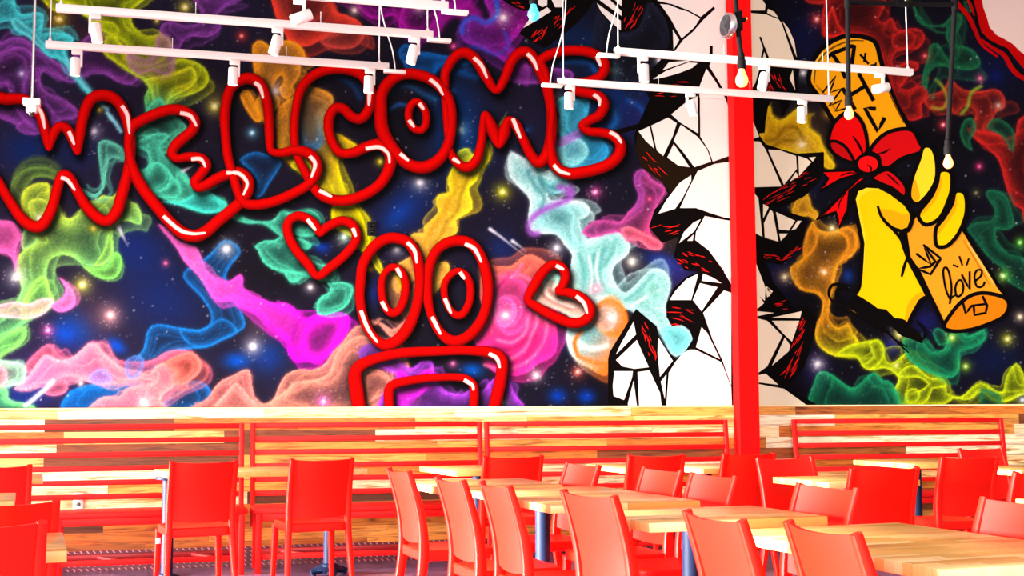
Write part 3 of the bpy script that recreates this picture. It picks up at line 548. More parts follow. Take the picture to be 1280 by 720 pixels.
# stars: named glowing ones, streaks, then dust
STARS = [(27, 92, 3, (190, 170, 250)), (74, 24, 4, (250, 240, 40)), (231, 9, 4, (240, 240, 60)), (196, 26, 2, (240, 220, 80)), (302, 45, 3, (240, 60, 50)), (268, 133, 4.5, (240, 245, 80)), (117, 164, 4, (200, 200, 240)), (315, 166, 3, (120, 220, 250)), (124, 137, 2, (240, 230, 30)),
    (343, 114, 4, (255, 240, 240)), (443, 13, 3, (255, 220, 200)), (524, 9, 3.5, (240, 230, 240)), (567, 58, 2.5, (250, 70, 160)), (629, 22, 4, (255, 240, 255)), (575, 162, 4, (150, 230, 255)), (565, 113, 2, (60, 130, 240)), (764, 88, 3.5, (150, 245, 245)), (824, 75, 2.5, (240, 240, 240)), (693, 121, 3, (240, 230, 240)), (658, 163, 2.5, (30, 100, 230)),
    (525, 228, 4.5, (230, 230, 240)), (475, 202, 2.5, (250, 240, 30)), (628, 240, 4.5, (240, 250, 30)), (430, 296, 4, (190, 250, 220)), (496, 311, 3.5, (235, 230, 240)), (744, 240, 3.5, (255, 90, 190)), (696, 310, 4, (230, 230, 245)), (790, 327, 4.5, (245, 255, 230)), (812, 249, 2, (250, 60, 130)), (745, 361, 4, (245, 130, 170)), (764, 397, 4, (255, 255, 255)), (632, 394, 4, (255, 240, 245)), (722, 465, 3.5, (255, 110, 90)), (670, 469, 3.5, (245, 240, 245)),
    (404, 502, 4, (255, 120, 240)), (566, 454, 2.5, (250, 110, 200)), (388, 359, 3, (230, 230, 235)), (628, 503, 3, (230, 230, 250)), (20, 346, 5, (235, 250, 255)), (50, 273, 3, (240, 250, 240)), (117, 285, 2.5, (250, 230, 40)), (103, 356, 5, (240, 250, 90)), (138, 394, 5, (255, 190, 190)), (60, 413, 3.5, (230, 90, 190)), (207, 329, 2, (235, 90, 150)), (283, 311, 4.5, (240, 245, 250)), (316, 433, 4.5, (235, 240, 250)), (180, 503, 4, (255, 245, 240)), (101, 479, 2, (255, 220, 210)),
    (1021, 24, 4, (255, 60, 60)), (1004, 91, 3.5, (200, 195, 200)), (1156, 70, 2.5, (240, 70, 70)), (1225, 98, 2.5, (255, 90, 140)), (1179, 156, 3, (255, 60, 80)), (1224, 208, 2.5, (250, 60, 130)), (1248, 132, 2.5, (200, 170, 150)), (1002, 181, 4, (255, 230, 150)), (1040, 285, 3.5, (240, 220, 120)), (1030, 340, 5, (255, 170, 60)), (981, 346, 3.5, (250, 220, 130)), (1022, 455, 4, (245, 240, 250)), (1124, 418, 4, (240, 240, 60)), (1190, 422, 3, (200, 240, 60)), (1254, 345, 3.5, (150, 250, 60)), (1275, 303, 3, (110, 240, 60)), (1275, 396, 3, (245, 225, 180)), (1259, 424, 4, (190, 200, 30)), (1207, 458, 3, (170, 240, 50)), (1220, 241, 2.5, (90, 90, 50)), (1068, 387, 2, (250, 180, 30)), (1132, 3, 2, (220, 180, 40)), (1035, 142, 3, (255, 180, 50)), (1120, 457, 2, (230, 240, 120)), (1278, 500, 2.5, (220, 230, 255))]
for x, y, r, c in STARS:
    glow(x, y, r * 2.6, c, .42); glow(x, y, r * 1.05, c, .9); glow(x, y, r * .55, (255, 255, 250), .85 if r > 2.6 else .4)
for x, y, r, c in STARS:
    if r < 3.5: continue
    for k in range(26):
        a = random.random() * 2 * PI; q = random.gauss(0, r * 4)
        glow(x + q * math.cos(a), y + q * math.sin(a), .7, (230, 225, 230), .6)
for p, w_ in [('147 282 152 292 160 308', 3.4), ('612 286 626 296 646 312 658 320', 2.2), ('640 301 650 308 658 315', 2.4), ('228 214 236 210 244 206', 2.6), ('256 238 270 234 285 226', 2.4), ('620 164 627 152 634 140', 2.0)]:
    q_ = spline(pl(p), False, 1.2)
    for i_, (x, y) in enumerate(q_):
        u_ = i_ / len(q_); glow(x, y, .5 + w_ * .62 * (1 - u_), (225, 228, 245) if w_ != 2.0 else (190, 210, 40), .75 * (1 - .6 * u_))
n = 2200
for x, y, v in zip(rng.uniform(-185, 1370, n), rng.uniform(-165, 512, n), rng.random(n)):
    glow(x, y, .55 + .5 * v ** 4, (236, 232, 238), .25 + .6 * v ** 2)
can *= (0.90 + 0.20 * GR)[..., None]
# ------------------------------------------------------------------ traced outlines of the lettering: (closed, [x y width ...])
LET = [
 ('W', True, 'red', '-14 128 15 10 124 15 28 124 14 42 131 14 52 148 14 58 170 13 61 186 7 66 170 12 73 159 13 82 160 13 90 172 13 97 191 7 100 168 13 104 146 14 111 128 15 121 120 15 135 120 15 148 128 14 157 145 14 162 166 13 163 190 13 160 215 14 152 245 15 146 264 15 135 276 14 122 272 14 108 258 14 97 240 13 87 222 13 78 219 13 72 234 13 65 260 14 54 280 15 42 283 15 27 273 14 11 250 13 -2 228 13 -18 200 13',
   ['46 134 52 142 56 161', '86 164 93 181', '152 132 159 144 162 168', '76 222 84 225 94 238']),
 ('E', True, 'red', '166 158 14 178 150 14 196 142 14 214 137 14 232 140 14 243 150 14 241 162 14 229 173 14 220 181 14 215 191 13 221 198 11 236 196 12 251 198 13 258 207 13 251 218 13 244 227 13 248 234 12 258 231 13 270 224 14 284 218 14 298 216 15 309 224 15 310 237 15 301 252 15 288 264 15 272 277 15 257 290 16 243 295 16 228 291 16 212 277 15 194 256 15 178 235 15 168 216 14 162 195 12 161 172 12',
   ['225 141 238 145 246 158', '239 199 251 199 257 209', '283 216 299 217 309 229 304 244', '204 270 224 287 240 292 257 291']),
 ('L', True, 'red', '291 218 12 285 196 12 282 170 12 281 142 13 286 116 13 296 103 14 311 98 15 325 105 14 333 124 13 336 148 12 337 170 12 339 188 10 352 191 11 368 188 13 384 191 14 394 200 14 396 214 14 386 230 13 366 242 13 342 252 13 318 256 13 302 250 12',
   ['318 103 325 109 329 123', '387 195 394 205 389 222']),
 ('C', True, 'red', '392 234 12 382 216 11 372 196 10 368 174 11 369 142 11 376 112 12 391 95 13 412 87 13 436 87 14 454 95 14 463 112 13 462 134 13 452 148 13 440 146 13 429 136 13 418 136 13 411 150 13 413 172 12 424 190 12 441 191 13 460 183 14 477 181 15 488 194 15 486 212 15 474 231 14 452 245 14 427 251 14 405 246 13',
   ['462 113 461 132', '457 186 474 184 485 192 487 204', '399 238 415 246']),
 ('O', True, 'red', '476 140 16 477 119 15 486 103 15 503 93 14 525 94 14 547 105 14 561 125 13 565 150 12 561 178 13 550 198 15 532 209 16 512 206 15 496 192 15 483 174 17 477 158 17',
   ['537 99 547 107 554 119', '500 192 511 201']),
 ('ring', True, 'red', '520 127 10 529 134 10 533 146 10 531 158 10 525 163 10 516 159 10 511 148 10 512 135 10', ['524 129 530 137', '511 150 518 159']),
 ('M', True, 'red', '556 102 11 560 84 12 570 70 13 582 66 14 595 75 14 607 95 13 620 113 10 630 100 12 639 78 13 650 66 14 662 67 14 673 84 14 683 108 13 689 138 13 689 168 14 684 192 15 674 203 14 664 194 13 653 172 12 644 155 13 635 150 9 630 166 16 624 182 8 617 165 16 606 143 9 602 176 11 596 199 12 585 209 13 572 204 12 563 190 10 560 172 9',
   ['592 72 602 82 609 98', '659 67 667 76 672 88', '641 148 651 173', '566 198 575 204']),
 ('E', True, 'red', '690 198 14 688 170 10 690 130 9 682 92 10 676 76 12 694 66 13 715 63 13 736 65 13 750 72 13 756 82 14 752 94 13 738 101 12 720 104 11 712 109 8 722 114 12 738 117 13 751 122 13 755 132 14 749 144 13 736 151 12 728 157 11 736 164 11 754 166 12 768 171 13 776 182 14 772 196 15 758 207 15 736 214 15 712 217 15 698 211 14',
   ['746 70 751 83', '742 118 749 124 749 133', '762 165 771 170 777 179', '692 206 700 214 713 218']),
 ('heart', True, 'red', '400 292 9 396 284 12 387 275 12 373 270 12 361 277 12 360 292 12 369 311 12 384 329 12 397 345 10 412 335 12 432 318 12 445 300 12 442 283 12 428 276 12 412 282 12 404 288 11', ['384 274 395 288', '441 285 445 296']),
 ('heart', True, 'red', '660 374 11 668 357 13 678 341 13 690 331 12 702 334 12 707 345 12 703 358 11 698 364 10 712 366 12 728 373 13 738 386 13 733 399 13 716 404 13 692 395 13 672 384 12', ['695 332 705 337', '720 370 730 379 734 392']),
 ('eye', True, 'red', '451 350 13 454 330 13 466 310 14 482 299 14 497 298 14 511 304 14 521 321 14 525 350 13 521 382 13 511 408 15 496 426 15 480 431 14 466 420 12 455 400 12 450 374 12', ['509 303 518 313 521 329', '451 388 460 411 472 428']),
 ('pupil', True, 'red', '492 334 10 502 340 10 507 355 11 505 374 11 498 388 11 489 391 11 481 382 10 477 365 10 478 348 9 484 338 9', ['496 335 502 347', '477 377 484 389']),
 ('eye', True, 'red', '534 364 13 536 336 13 546 313 13 564 302 14 585 303 14 599 317 14 608 342 14 610 368 13 605 393 13 593 413 14 577 425 14 562 425 14 548 412 12 538 390 11', ['581 305 593 311 602 328', '540 396 551 418']),
 ('pupil', True, 'red', '572 339 9 582 344 10 588 358 10 587 376 10 580 391 10 571 394 10 562 386 9 556 371 9 556 355 9 563 344 9', ['575 340 581 349', '556 373 564 392']),
 ('mouth', False, 'red', '450 516 17 446 490 18 444 468 17 452 456 15 474 447 13 506 441 13 546 439 12 584 438 12 614 441 14 627 450 15 627 468 15 622 492 16 616 516 15', ['611 442 621 448 625 460']),
 ('mouth', False, 'red', '488 516 12 486 492 13 492 481 12 516 475 11 546 472 10 576 472 10 590 479 11 593 493 12 591 516 12', ['580 475 590 481 592 488']),
]
def wpath(txt, closed, step=1.6):
    v = [float(q) for q in txt.split()]
    P = np.array([v[0::3], v[1::3], v[2::3]]).T
    return spline(P, closed, step)
# soft painted shade beside every stroke (part of the artwork): down and to the right
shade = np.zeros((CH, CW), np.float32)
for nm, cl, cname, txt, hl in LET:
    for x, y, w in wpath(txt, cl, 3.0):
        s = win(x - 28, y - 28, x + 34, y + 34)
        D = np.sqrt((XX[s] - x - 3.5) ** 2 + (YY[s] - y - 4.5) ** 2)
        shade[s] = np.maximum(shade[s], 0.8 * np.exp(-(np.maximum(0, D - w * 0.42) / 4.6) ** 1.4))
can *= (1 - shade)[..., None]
can = np.clip(can, 2, 252)

# ------------------------------------------------------------------ the wall-sized mural object
YW = 9.95; Z_CAP = 1.183
XA, XB, ZT = -1.95, 8.35, 5.05
mural = empty('mural', ((XA + XB) / 2, YW - .004, Z_CAP), 0, 'wall-sized space mural with red bubble lettering and a yellow hand, above the plank wall', 'mural')
NX, NZ = int((XB - XA) / .0072), int((ZT - Z_CAP) / .0072)
gx = np.linspace(XA, XB, NX); gz = np.linspace(Z_CAP, ZT, NZ)
GX, GZ = np.meshgrid(gx, gz); YF = YW - .004
d = np.stack([GX - EYE.x, np.full_like(GX, YF - EYE.y), GZ - EYE.z], -1)
Rm = np.array([[*_r2], [*_u2], [*_f]]); q = d @ Rm.T
PX = 640 + FPX * q[..., 0] / q[..., 2]; PY = 360 - FPX * q[..., 1] / q[..., 2]
fx = np.clip(PX - CX0, 0, CW - 1.01); fy = np.clip(PY - CY0, 0, CH - 1.01); ix = fx.astype(int); iy = fy.astype(int); ax = (fx - ix)[..., None]; ay = (fy - iy)[..., None]
colr = (can[iy, ix] * (1 - ax) + can[iy, ix + 1] * ax) * (1 - ay) + (can[iy + 1, ix] * (1 - ax) + can[iy + 1, ix + 1] * ax) * ay
LC = nlin(colr) / KM
nv = NX * NZ
front = np.stack([GX, np.full_like(GX, YF), GZ], -1).reshape(-1, 3)
idx = np.arange(nv).reshape(NZ, NX)
quads = np.stack([idx[:-1, :-1], idx[:-1, 1:], idx[1:, 1:], idx[1:, :-1]], -1).reshape(-1, 4)
ring = np.concatenate([idx[0, :], idx[1:, -1], idx[-1, -2::-1], idx[-2:0:-1, 0]])     # the panel's edge, taken back to the wall
back = front[ring].copy(); back[:, 1] = YW - .0005
nr = len(ring); b0 = nv + np.arange(nr)
side = np.stack([ring, b0, np.roll(b0, -1), np.roll(ring, -1)], -1)
allv = np.concatenate([front, back]) - np.array(mural.location)
allf = np.concatenate([quads, side]).astype(np.int32)
me = bpy.data.meshes.new('painted_sky'); me.vertices.add(len(allv)); me.vertices.foreach_set('co', allv.ravel().astype(np.float32))
me.loops.add(allf.size); me.loops.foreach_set('vertex_index', allf.ravel())
me.polygons.add(len(allf)); me.polygons.foreach_set('loop_start', np.arange(0, allf.size, 4, dtype=np.int32)); me.update(calc_edges=True)
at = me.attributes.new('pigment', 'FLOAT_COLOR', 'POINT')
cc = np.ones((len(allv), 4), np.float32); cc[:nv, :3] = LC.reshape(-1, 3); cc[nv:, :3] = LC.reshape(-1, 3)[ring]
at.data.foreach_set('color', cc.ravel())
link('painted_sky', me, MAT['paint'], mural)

class Paint:
    """flat pieces of paint, a millimetre thick, gathered into one mesh"""
    def __init__(s): s.v = []; s.f = []; s.c = []
    def w(s, x, y, off):
        p = at_y(x, y, YW - off); p.z = max(p.z, Z_CAP); return p - Vector(mural.location)
    def poly(s, pts, col, off, smooth=False, step=3.0):
        if isinstance(pts, str): pts = pl(pts)
        if smooth: pts = [tuple(p) for p in spline(pts, True, step)]
        col = nlin(col) / KM; n = len(pts); b = len(s.v)
        s.v += [s.w(x, y, off) for x, y in pts] + [s.w(x, y, off - .0012) for x, y in pts]; s.c += [col] * (2 * n)
        for t in tessellate_polygon([[Vector((x, y, 0)) for x, y in pts]]): s.f.append(tuple(b + i for i in t))
        for i in range(n): s.f.append((b + i, b + (i + 1) % n, b + n + (i + 1) % n, b + n + i))
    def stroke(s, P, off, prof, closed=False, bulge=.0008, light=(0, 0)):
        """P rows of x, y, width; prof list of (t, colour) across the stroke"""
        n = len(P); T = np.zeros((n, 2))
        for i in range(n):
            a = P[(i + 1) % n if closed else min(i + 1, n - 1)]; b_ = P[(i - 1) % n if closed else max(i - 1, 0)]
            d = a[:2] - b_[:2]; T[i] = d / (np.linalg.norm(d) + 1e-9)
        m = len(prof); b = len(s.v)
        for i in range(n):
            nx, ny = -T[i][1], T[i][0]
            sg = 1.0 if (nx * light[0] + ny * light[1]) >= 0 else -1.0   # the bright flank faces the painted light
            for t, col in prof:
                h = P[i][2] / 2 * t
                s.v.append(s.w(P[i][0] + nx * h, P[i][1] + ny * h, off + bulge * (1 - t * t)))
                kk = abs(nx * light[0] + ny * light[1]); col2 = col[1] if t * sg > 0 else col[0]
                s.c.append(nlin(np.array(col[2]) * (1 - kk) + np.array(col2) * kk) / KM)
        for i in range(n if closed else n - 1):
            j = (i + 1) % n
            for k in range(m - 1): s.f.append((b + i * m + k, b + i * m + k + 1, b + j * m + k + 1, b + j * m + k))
    def line(s, pts, wd, col, off, smooth=True, taper=0.0, closed=False):
        if isinstance(pts, str): pts = pl(pts)
        P = spline(pts, closed, 2.0) if smooth else np.array([np.array(p, float) for p in pts])
        if not smooth:   # keep the corners, only densify
            Q = []
            for a, b in zip(P[:-1], P[1:]): Q += [a, a * .5 + b * .5]
            P = np.array(Q + [P[-1]])
        u = np.linspace(0, 1, len(P)); w = wd * (1 - taper * np.abs(2 * u - 1) ** 1.5) if taper else np.full(len(P), wd)
        s.stroke(np.column_stack([P, w]), off, [(-1, (col,) * 3), (0, (col,) * 3), (1, (col,) * 3)], closed, .0004)
    def build(s, name, parent):
        me = bpy.data.meshes.new(name); me.from_pydata([tuple(v) for v in s.v], [], s.f); me.update()
        a = me.attributes.new('pigment', 'FLOAT_COLOR', 'POINT')
        a.data.foreach_set('color', np.column_stack([np.array(s.c), np.ones(len(s.c))]).astype(np.float32).ravel())
        return link(name, me, MAT['paint'], parent)
# colour across a stroke: (shaded flank, lit flank, neutral)
def P3(a, b, c): return (a, b, c)
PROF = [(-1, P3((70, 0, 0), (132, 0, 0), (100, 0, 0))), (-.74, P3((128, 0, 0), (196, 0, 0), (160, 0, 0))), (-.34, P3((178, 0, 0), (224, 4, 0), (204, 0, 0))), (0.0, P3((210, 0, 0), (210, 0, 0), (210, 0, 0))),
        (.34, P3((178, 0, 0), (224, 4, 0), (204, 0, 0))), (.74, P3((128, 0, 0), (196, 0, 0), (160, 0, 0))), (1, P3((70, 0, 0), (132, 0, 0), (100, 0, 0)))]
LNAME = {'W': 'letter_w', 'E': 'letter_e', 'L': 'letter_l', 'C': 'letter_c', 'O': 'letter_o', 'M': 'letter_m'}
WHITE = (252, 236, 228)
last = None
for i, (nm, cl, cname, txt, hl) in enumerate(LET):
    off = .0056 + .0007 * (i % 3)
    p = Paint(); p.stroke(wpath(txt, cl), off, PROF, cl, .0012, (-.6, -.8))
    par = mural if nm not in ('ring', 'pupil') else last
    o = p.build(LNAME.get(nm, nm), par)
    if nm not in ('ring', 'pupil'): last = o
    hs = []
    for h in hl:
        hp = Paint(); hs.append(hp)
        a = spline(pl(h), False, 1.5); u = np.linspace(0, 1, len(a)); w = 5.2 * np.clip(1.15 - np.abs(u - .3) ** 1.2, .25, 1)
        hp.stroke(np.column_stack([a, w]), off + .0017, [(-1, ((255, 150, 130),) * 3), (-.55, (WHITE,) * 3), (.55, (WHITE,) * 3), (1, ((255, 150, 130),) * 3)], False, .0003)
    if nm in ('ring', 'pupil'):       # kept inside the pupil's own mesh (two levels of parts at most)
        for hp in hs: k = len(p.v); p.v += hp.v; p.c += hp.c; p.f += [tuple(j + k for j in f) for f in hp.f]
        bpy.data.objects.remove(o); p.build(nm, last)
    else:
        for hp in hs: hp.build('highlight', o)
# ------------------------------------------------------------------ painted figures of the mural
BK = (9, 6, 6); CRM = (254, 247, 238); CRMR = (255, 238, 208); RDK = (214, 24, 20)  # CRMR: the same white with warm light right of the column painted in
# --- white cracked figure on both sides of the column: black ground, pale cells, red hatching
base = Paint(); o1 = .0052
for t in ['822 -130 838 -40 822 -2 832 14 839 32 841 62 830 82 812 98 806 112 812 124 800 150 793 168 794 187 803 210 828 228 836 244 818 262 811 284 828 304 848 296 842 320 856 338 874 340 858 346 842 360 833 380 833 396 840 408 852 406 862 412 866 424 856 440 845 449 834 438 823 420 821 408 795 386 778 414 762 440 760 449 760 512 930 512 930 -130',
          '925 -130 1000 -130 990 -60 958 -2 972 16 984 34 993 50 998 69 999 90 997 115 990 124 986 134 978 146 974 126 966 124 960 134 957 152 956 166 948 167 957 180 975 186 996 192 1030 190 1030 211 1023 229 1006 245 981 258 968 260 975 262 1008 272 1009 278 1004 300 988 322 977 331 958 328 966 352 977 366 992 385 1007 381 1021 398 1018 420 1005 460 982 484 1004 496 1022 507 1022 512 925 512',
          '649 42 658 28 663 16 672 6 676 -14 690 -30 760 -30 736 12 722 28 704 44 688 56 680 60 668 54', '604 -40 622 -4 640 8 655 14 664 12 676 -14 690 -40', '470 -40 478 -8 479 10 500 8 520 4 542 2 562 -8 580 -40',
          '738 -30 744 0 749 13 760 27 776 41 786 39 798 35 803 20 808 0 812 -30']: base.poly(t, BK, o1)
base.line('806 -4 822 4 832 17 838 32 840 50 836 66 824 82 806 98', 7, BK, o1 + .0003)
base.line('768 166 790 160 814 152 838 140 858 124', 6, BK, o1 + .0003)
base.poly('797 165 820 189 832 198 850 208 868 211 890 203 912 195 912 201 893 204 872 213 838 243 828 228 803 210 794 187', (30, 19, 8), o1 + .0004)
fig = base.build('cracked_white_figure', mural)
o2 = .0064
class Cells:
    def poly(s, t, c, o): q = Paint(); q.poly(t, c, o); q.build('pale_cell', fig)
cells = Cells(); crack = Paint()
for t in ['825 5 836 6 848 11 861 15 875 23 868 34 852 48 845 36 838 23 831 13', '841 37 849 50 842 62', '836 78 866 75 848 81 828 88', '816 99 832 89 847 83 861 78 872 79 865 85 847 92 829 97',
          '883 86 893 100 902 112 912 124 912 124 893 124 874 122 873 112 876 104', '856 129 872 120 873 167 850 153 839 143', '875 122 912 124 914 140 914 194 891 202 886 188 875 170', '851 156 872 171 884 187 889 202 868 209 854 190 842 176',
          '798 164 812 158 818 186 807 176', '814 157 835 147 846 154 841 170 829 195 821 188', '842 180 852 194 862 209 848 207 834 197', '823 267 833 250 850 228 864 219 864 226 853 248 844 261',
          '859 240 872 214 893 205 914 202 914 273 906 272 890 267 870 260 850 260', '881 270 906 275 914 276 914 352 903 336 886 313 869 300 870 290', '849 304 855 290 867 278 876 274 868 289', '859 301 867 293 866 301',
          '837 375 844 364 858 349 873 342 864 375', '877 351 879 342 891 347 902 354', '866 375 875 354 897 359 877 389', '905 340 914 340 914 355', '879 391 905 363 914 366 914 482 903 450 891 425', '877 409 884 416 900 449 870 434',
          '862 437 869 437 902 453 914 484 915 510 833 510 836 466 844 453 853 442', '792 402 795 418 770 443 776 430', '796 425 811 459 793 461 778 458 770 450', '768 464 791 464 790 472 780 500 767 495 766 482', '785 504 792 476 796 509 785 509',
          '797 465 812 463 825 491 827 509 799 509', '823 422 841 451 825 471 822 441', '833 468 831 499 826 477', '654 35 663 22 684 9 689 14 670 26', '671 4 676 -4 684 -6 684 6 678 9', '687 -6 708 -8 702 9 694 9',
          '745 -4 754 -8 777 14 777 20 752 2', '746 4 776 26 776 38 762 26 751 14', '758 -10 778 -10 777 8']: cells.poly(t, CRM, o2)
cells.poly('889 77 916 76 916 132 910 122 902 110 893 98 886 84', CRM, o2 + .0001)
cells.poly('822 -125 916 -125 916 -2 916 75 889 76 886 68 842 66 854 50 866 40 879 25 894 11 892 8 876 21 861 13 840 5 822 1', CRM, o2)
for t in ['925 -120 952 -120 956 -10 953 0 957 6 956 13 925 13', '960 11 968 15 973 22 966 20 959 16', '925 15 957 18 973 24 977 29 993 76 986 84 960 82 950 84 944 104 938 114 925 114', '978 26 986 36 993 52 996 72', '991 87 994 113 987 98',
          '925 150 942 153 949 171 942 173 925 173', '925 176 950 177 957 187 977 233 943 234 925 234', '960 187 975 188 995 195 996 211 980 231', '998 195 1008 198 1014 203 999 220', '995 215 998 221 987 227', '1011 197 1020 196 1016 202',
          '925 240 942 240 948 248 953 296 945 292 925 284', '954 255 961 259 954 273', '963 262 966 265 973 302 956 297 955 279', '970 265 994 276 986 288 974 287', '997 276 1002 276 995 286 989 288', '974 292 985 292 976 301',
          '925 328 945 329 957 360 956 376 945 366 925 362', '957 357 966 364 961 371', '925 366 947 366 955 379 948 385 925 388', '957 361 961 360 964 366 959 372', '925 389 947 389 968 391 947 395 925 395', '965 397 1002 389 1000 398', '965 401 999 401 990 427 980 418',
          '925 398 947 398 959 401 978 420 959 458 948 466 925 472', '981 422 988 432 986 439 965 457', '925 478 948 469 957 467 973 481 949 478', '925 480 948 480 980 486 1008 507 1008 510 925 510']: cells.poly(t, CRMR, o2)
for t, w in [('884 78 889 66 889 57', 4), ('873 118 874 150 874 172', 2.5), ('950 46 955 60 951 78', 2.5), ('955 60 962 78', 3), ('884 82 897 103 908 122 914 138', 3.6)]: crack.line(t, w, BK, o2 + .0006, False)
tag(crack.build('black_crack', fig), kind='stuff')
hatch = Paint()
def strokes(seed, n, x0, y0, x1, y1, wx, ln, ang, col=RDK, w=1.15):
    """short brush ticks scattered along the segment x0,y0 to x1,y1"""
    r = random.Random(seed)
    for _ in range(int(n * .85)):
        t = r.random(); q = (r.random() - .5) * wx; L = ln * (.5 + r.random()); a = math.radians(ang + r.uniform(-14, 14))
        dx, dy = x1 - x0, y1 - y0; m = math.hypot(dx, dy) + 1e-6
        cx, cy = x0 + dx * t - dy / m * q, y0 + dy * t + dx / m * q
        ux, uy = math.cos(a), math.sin(a)
        hatch.line([(cx - ux * L / 2, cy - uy * L / 2), (cx + (r.random() - .5), cy + (r.random() - .5)), (cx + ux * L / 2, cy + uy * L / 2)], w * (.6 + .8 * r.random()), col, .0068, True, .85)
for a in [(1, 26, 668, 46, 728, 8, 14, 10, -48), (2, 16, 783, 34, 798, 8, 14, 9, -62), (3, 4, 838, 107, 862, 103, 6, 12, -10), (4, 4, 818, 118, 848, 120, 4, 10, -6), (5, 9, 804, 190, 836, 228, 12, 12, 38), (6, 9, 818, 288, 850, 284, 16, 14, -12), (7, 20, 850, 322, 888, 334, 20, 8, 24),
          (8, 14, 840, 396, 866, 394, 22, 14, 14), (9, 22, 804, 408, 816, 446, 10, 10, 74), (10, 16, 958, 108, 984, 108, 26, 10, 62), (11, 26, 958, 254, 1018, 216, 14, 12, -30, RDK, .9), (12, 8, 955, 316, 974, 318, 14, 12, 22), (13, 10, 978, 322, 998, 306, 12, 11, -36),
          (14, 22, 1004, 398, 992, 458, 14, 14, -62), (15, 10, 982, 468, 992, 458, 12, 14, -52), (16, 6, 966, 380, 986, 382, 10, 10, -16), (17, 5, 500, 2, 530, 0, 5, 8, 10), (18, 5, 640, 2, 656, 8, 6, 8, 20)]: strokes(*a)
tag(hatch.build('red_hatching', fig), kind='stuff')

# --- the yellow hand holding a gold can tied with a red bow
def outlined(p, t, col, off, w=5.0, smooth=True, edge=BK):
    p.poly(t, col, off, smooth); p.line(t, w, edge, off + .0005, smooth, 0, True)
can_ = Paint(); oc = .0054; G1 = (252, 168, 14)
outlined(can_, '1011 102 1016 79 1025 63 1041 51 1058 45 1078 46 1094 53 1101 75 1109 102 1121 131 1136 158 1142 176 1080 190 1052 166 1039 147 1025 123', G1, oc, 6)
for t, w, c in [('1018 104 1020 84 1030 68 1046 57 1064 51 1080 51', 2.5, (120, 74, 10)), ('1020 106 1034 122 1046 140', 2.5, (190, 116, 10)), ('1104 96 1112 116 1122 138 1130 154', 2.2, (120, 66, 8)), ('1015 98 1019 80 1028 66', 3, (255, 196, 60))]: can_.line(t, w, c, oc + .0007, True, .5)
for t, w in [('1034 72 1040 67 1064 58 1068 57 1065 79 1057 98', 5), ('1040 67 1049 80 1057 98', 5), ('1075 68 1086 80', 3), ('1082 66 1080 78', 3), ('1088 82 1095 81', 3), ('1095 78 1094 84', 2.5), ('1073 91 1092 126', 5), ('1053 110 1069 137', 5), ('1060 121 1082 107', 5),
             ('1028 116 1045 95 1037 116 1053 110 1036 133 1052 125 1044 139 1060 135', 2.4), ('1095 136 1081 135 1097 164 1106 147', 5)]: can_.line(t, w, BK, oc + .0009, False)
outlined(can_, '1131 286 1150 262 1205 288 1228 326 1246 355 1258 371 1240 384 1200 400 1179 404 1163 371 1149 341 1136 322', (250, 164, 34), oc, 5, False)
can_.line('1209 302 1228 332 1244 357', 3.0, (255, 190, 84), oc + .0007, True, .5); can_.line('1204 300 1222 330 1238 358', 2.0, (206, 126, 26), oc + .0007, True, .5)
outlined(can_, '1180 408 1192 388 1206 374 1221 367 1238 367 1257 373 1261 384 1254 396 1236 405 1214 412 1192 414', (226, 128, 12), oc + .0009, 5)
for t, w, s_ in [('1203 376 1207 392 1214 383 1217 381 1218 394 1232 391 1234 382 1228 370', 3.2, False), ('1217 382 1232 380', 3, False), ('1188 375 1183 364 1180 350 1179 338 1182 334 1186 340 1189 356 1189 368 1187 380', 2.8, True), ('1187 376 1192 370 1197 369', 2.2, True),
                 ('1195 369 1194 360 1197 352 1201 350 1204 357 1203 366 1198 371 1195 369', 2.8, True), ('1202 343 1206 351 1212 362 1212 339', 2.8, False), ('1218 352 1226 345 1227 338 1221 338 1218 346 1221 358 1228 358 1231 352', 2.8, True),
                 ('1191 331 1198 334', 2.4, False), ('1199 320 1203 332', 2.4, False), ('1211 323 1208 332', 2.4, False), ('1145 317 1164 331 1154 306 1170 328 1176 323 1154 306', 3, False), ('1176 323 1163 343 1147 336 1163 333 1170 326', 3.4, False)]: can_.line(t, w, BK, oc + .0016, s_)
can_.build('painted_can', mural)['label'] = 'gold can with black lettering in the painted hand'
bow = Paint(); ob = .0078; R1 = (236, 8, 10); R2 = (214, 12, 18)
outlined(bow, '1028 214 1067 212 1075 218 1052 224 1025 239 1035 223', R1, ob, 4, False); outlined(bow, '1083 222 1062 239 1060 262 1049 285 1045 265 1020 274 1036 260 1057 238 1074 222', R1, ob, 4, False)
outlined(bow, '1090 222 1109 212 1126 224 1133 236 1130 246 1116 236 1100 229', R2, ob, 4.5)
outlined(bow, '1036 173 1041 156 1052 144 1064 140 1075 149 1082 165 1084 188 1076 197 1067 203 1052 198 1038 187', R1, ob + .0004, 5); outlined(bow, '1037 178 1046 177 1058 185 1067 202 1053 199 1040 189', (196, 10, 16), ob + .001, 4)
outlined(bow, '1088 189 1097 175 1111 165 1130 161 1142 164 1149 177 1153 189 1128 198 1112 209 1101 208 1098 196', R2, ob + .0004, 5)
kn = [(1085 + 14.5 * math.cos(a), 205 + 12 * math.sin(a)) for a in np.linspace(0, 2 * PI, 22)[:-1]]
outlined(bow, kn, (240, 16, 18), ob + .0012, 4)
for t, w in [('1066 170 1074 182 1080 196', 3.5), ('1098 192 1106 190 1112 186', 2.6), ('1084 206 1089 210 1088 216', 2.4), ('1050 220 1062 216 1070 217', 2), ('1108 217 1116 224 1124 232', 2.2), ('1058 240 1050 252 1048 262', 1.8)]: bow.line(t, w, (30, 2, 4), ob + .0018, True, .7)
bow.build('painted_bow', mural)['label'] = 'red bow tied round the painted can'
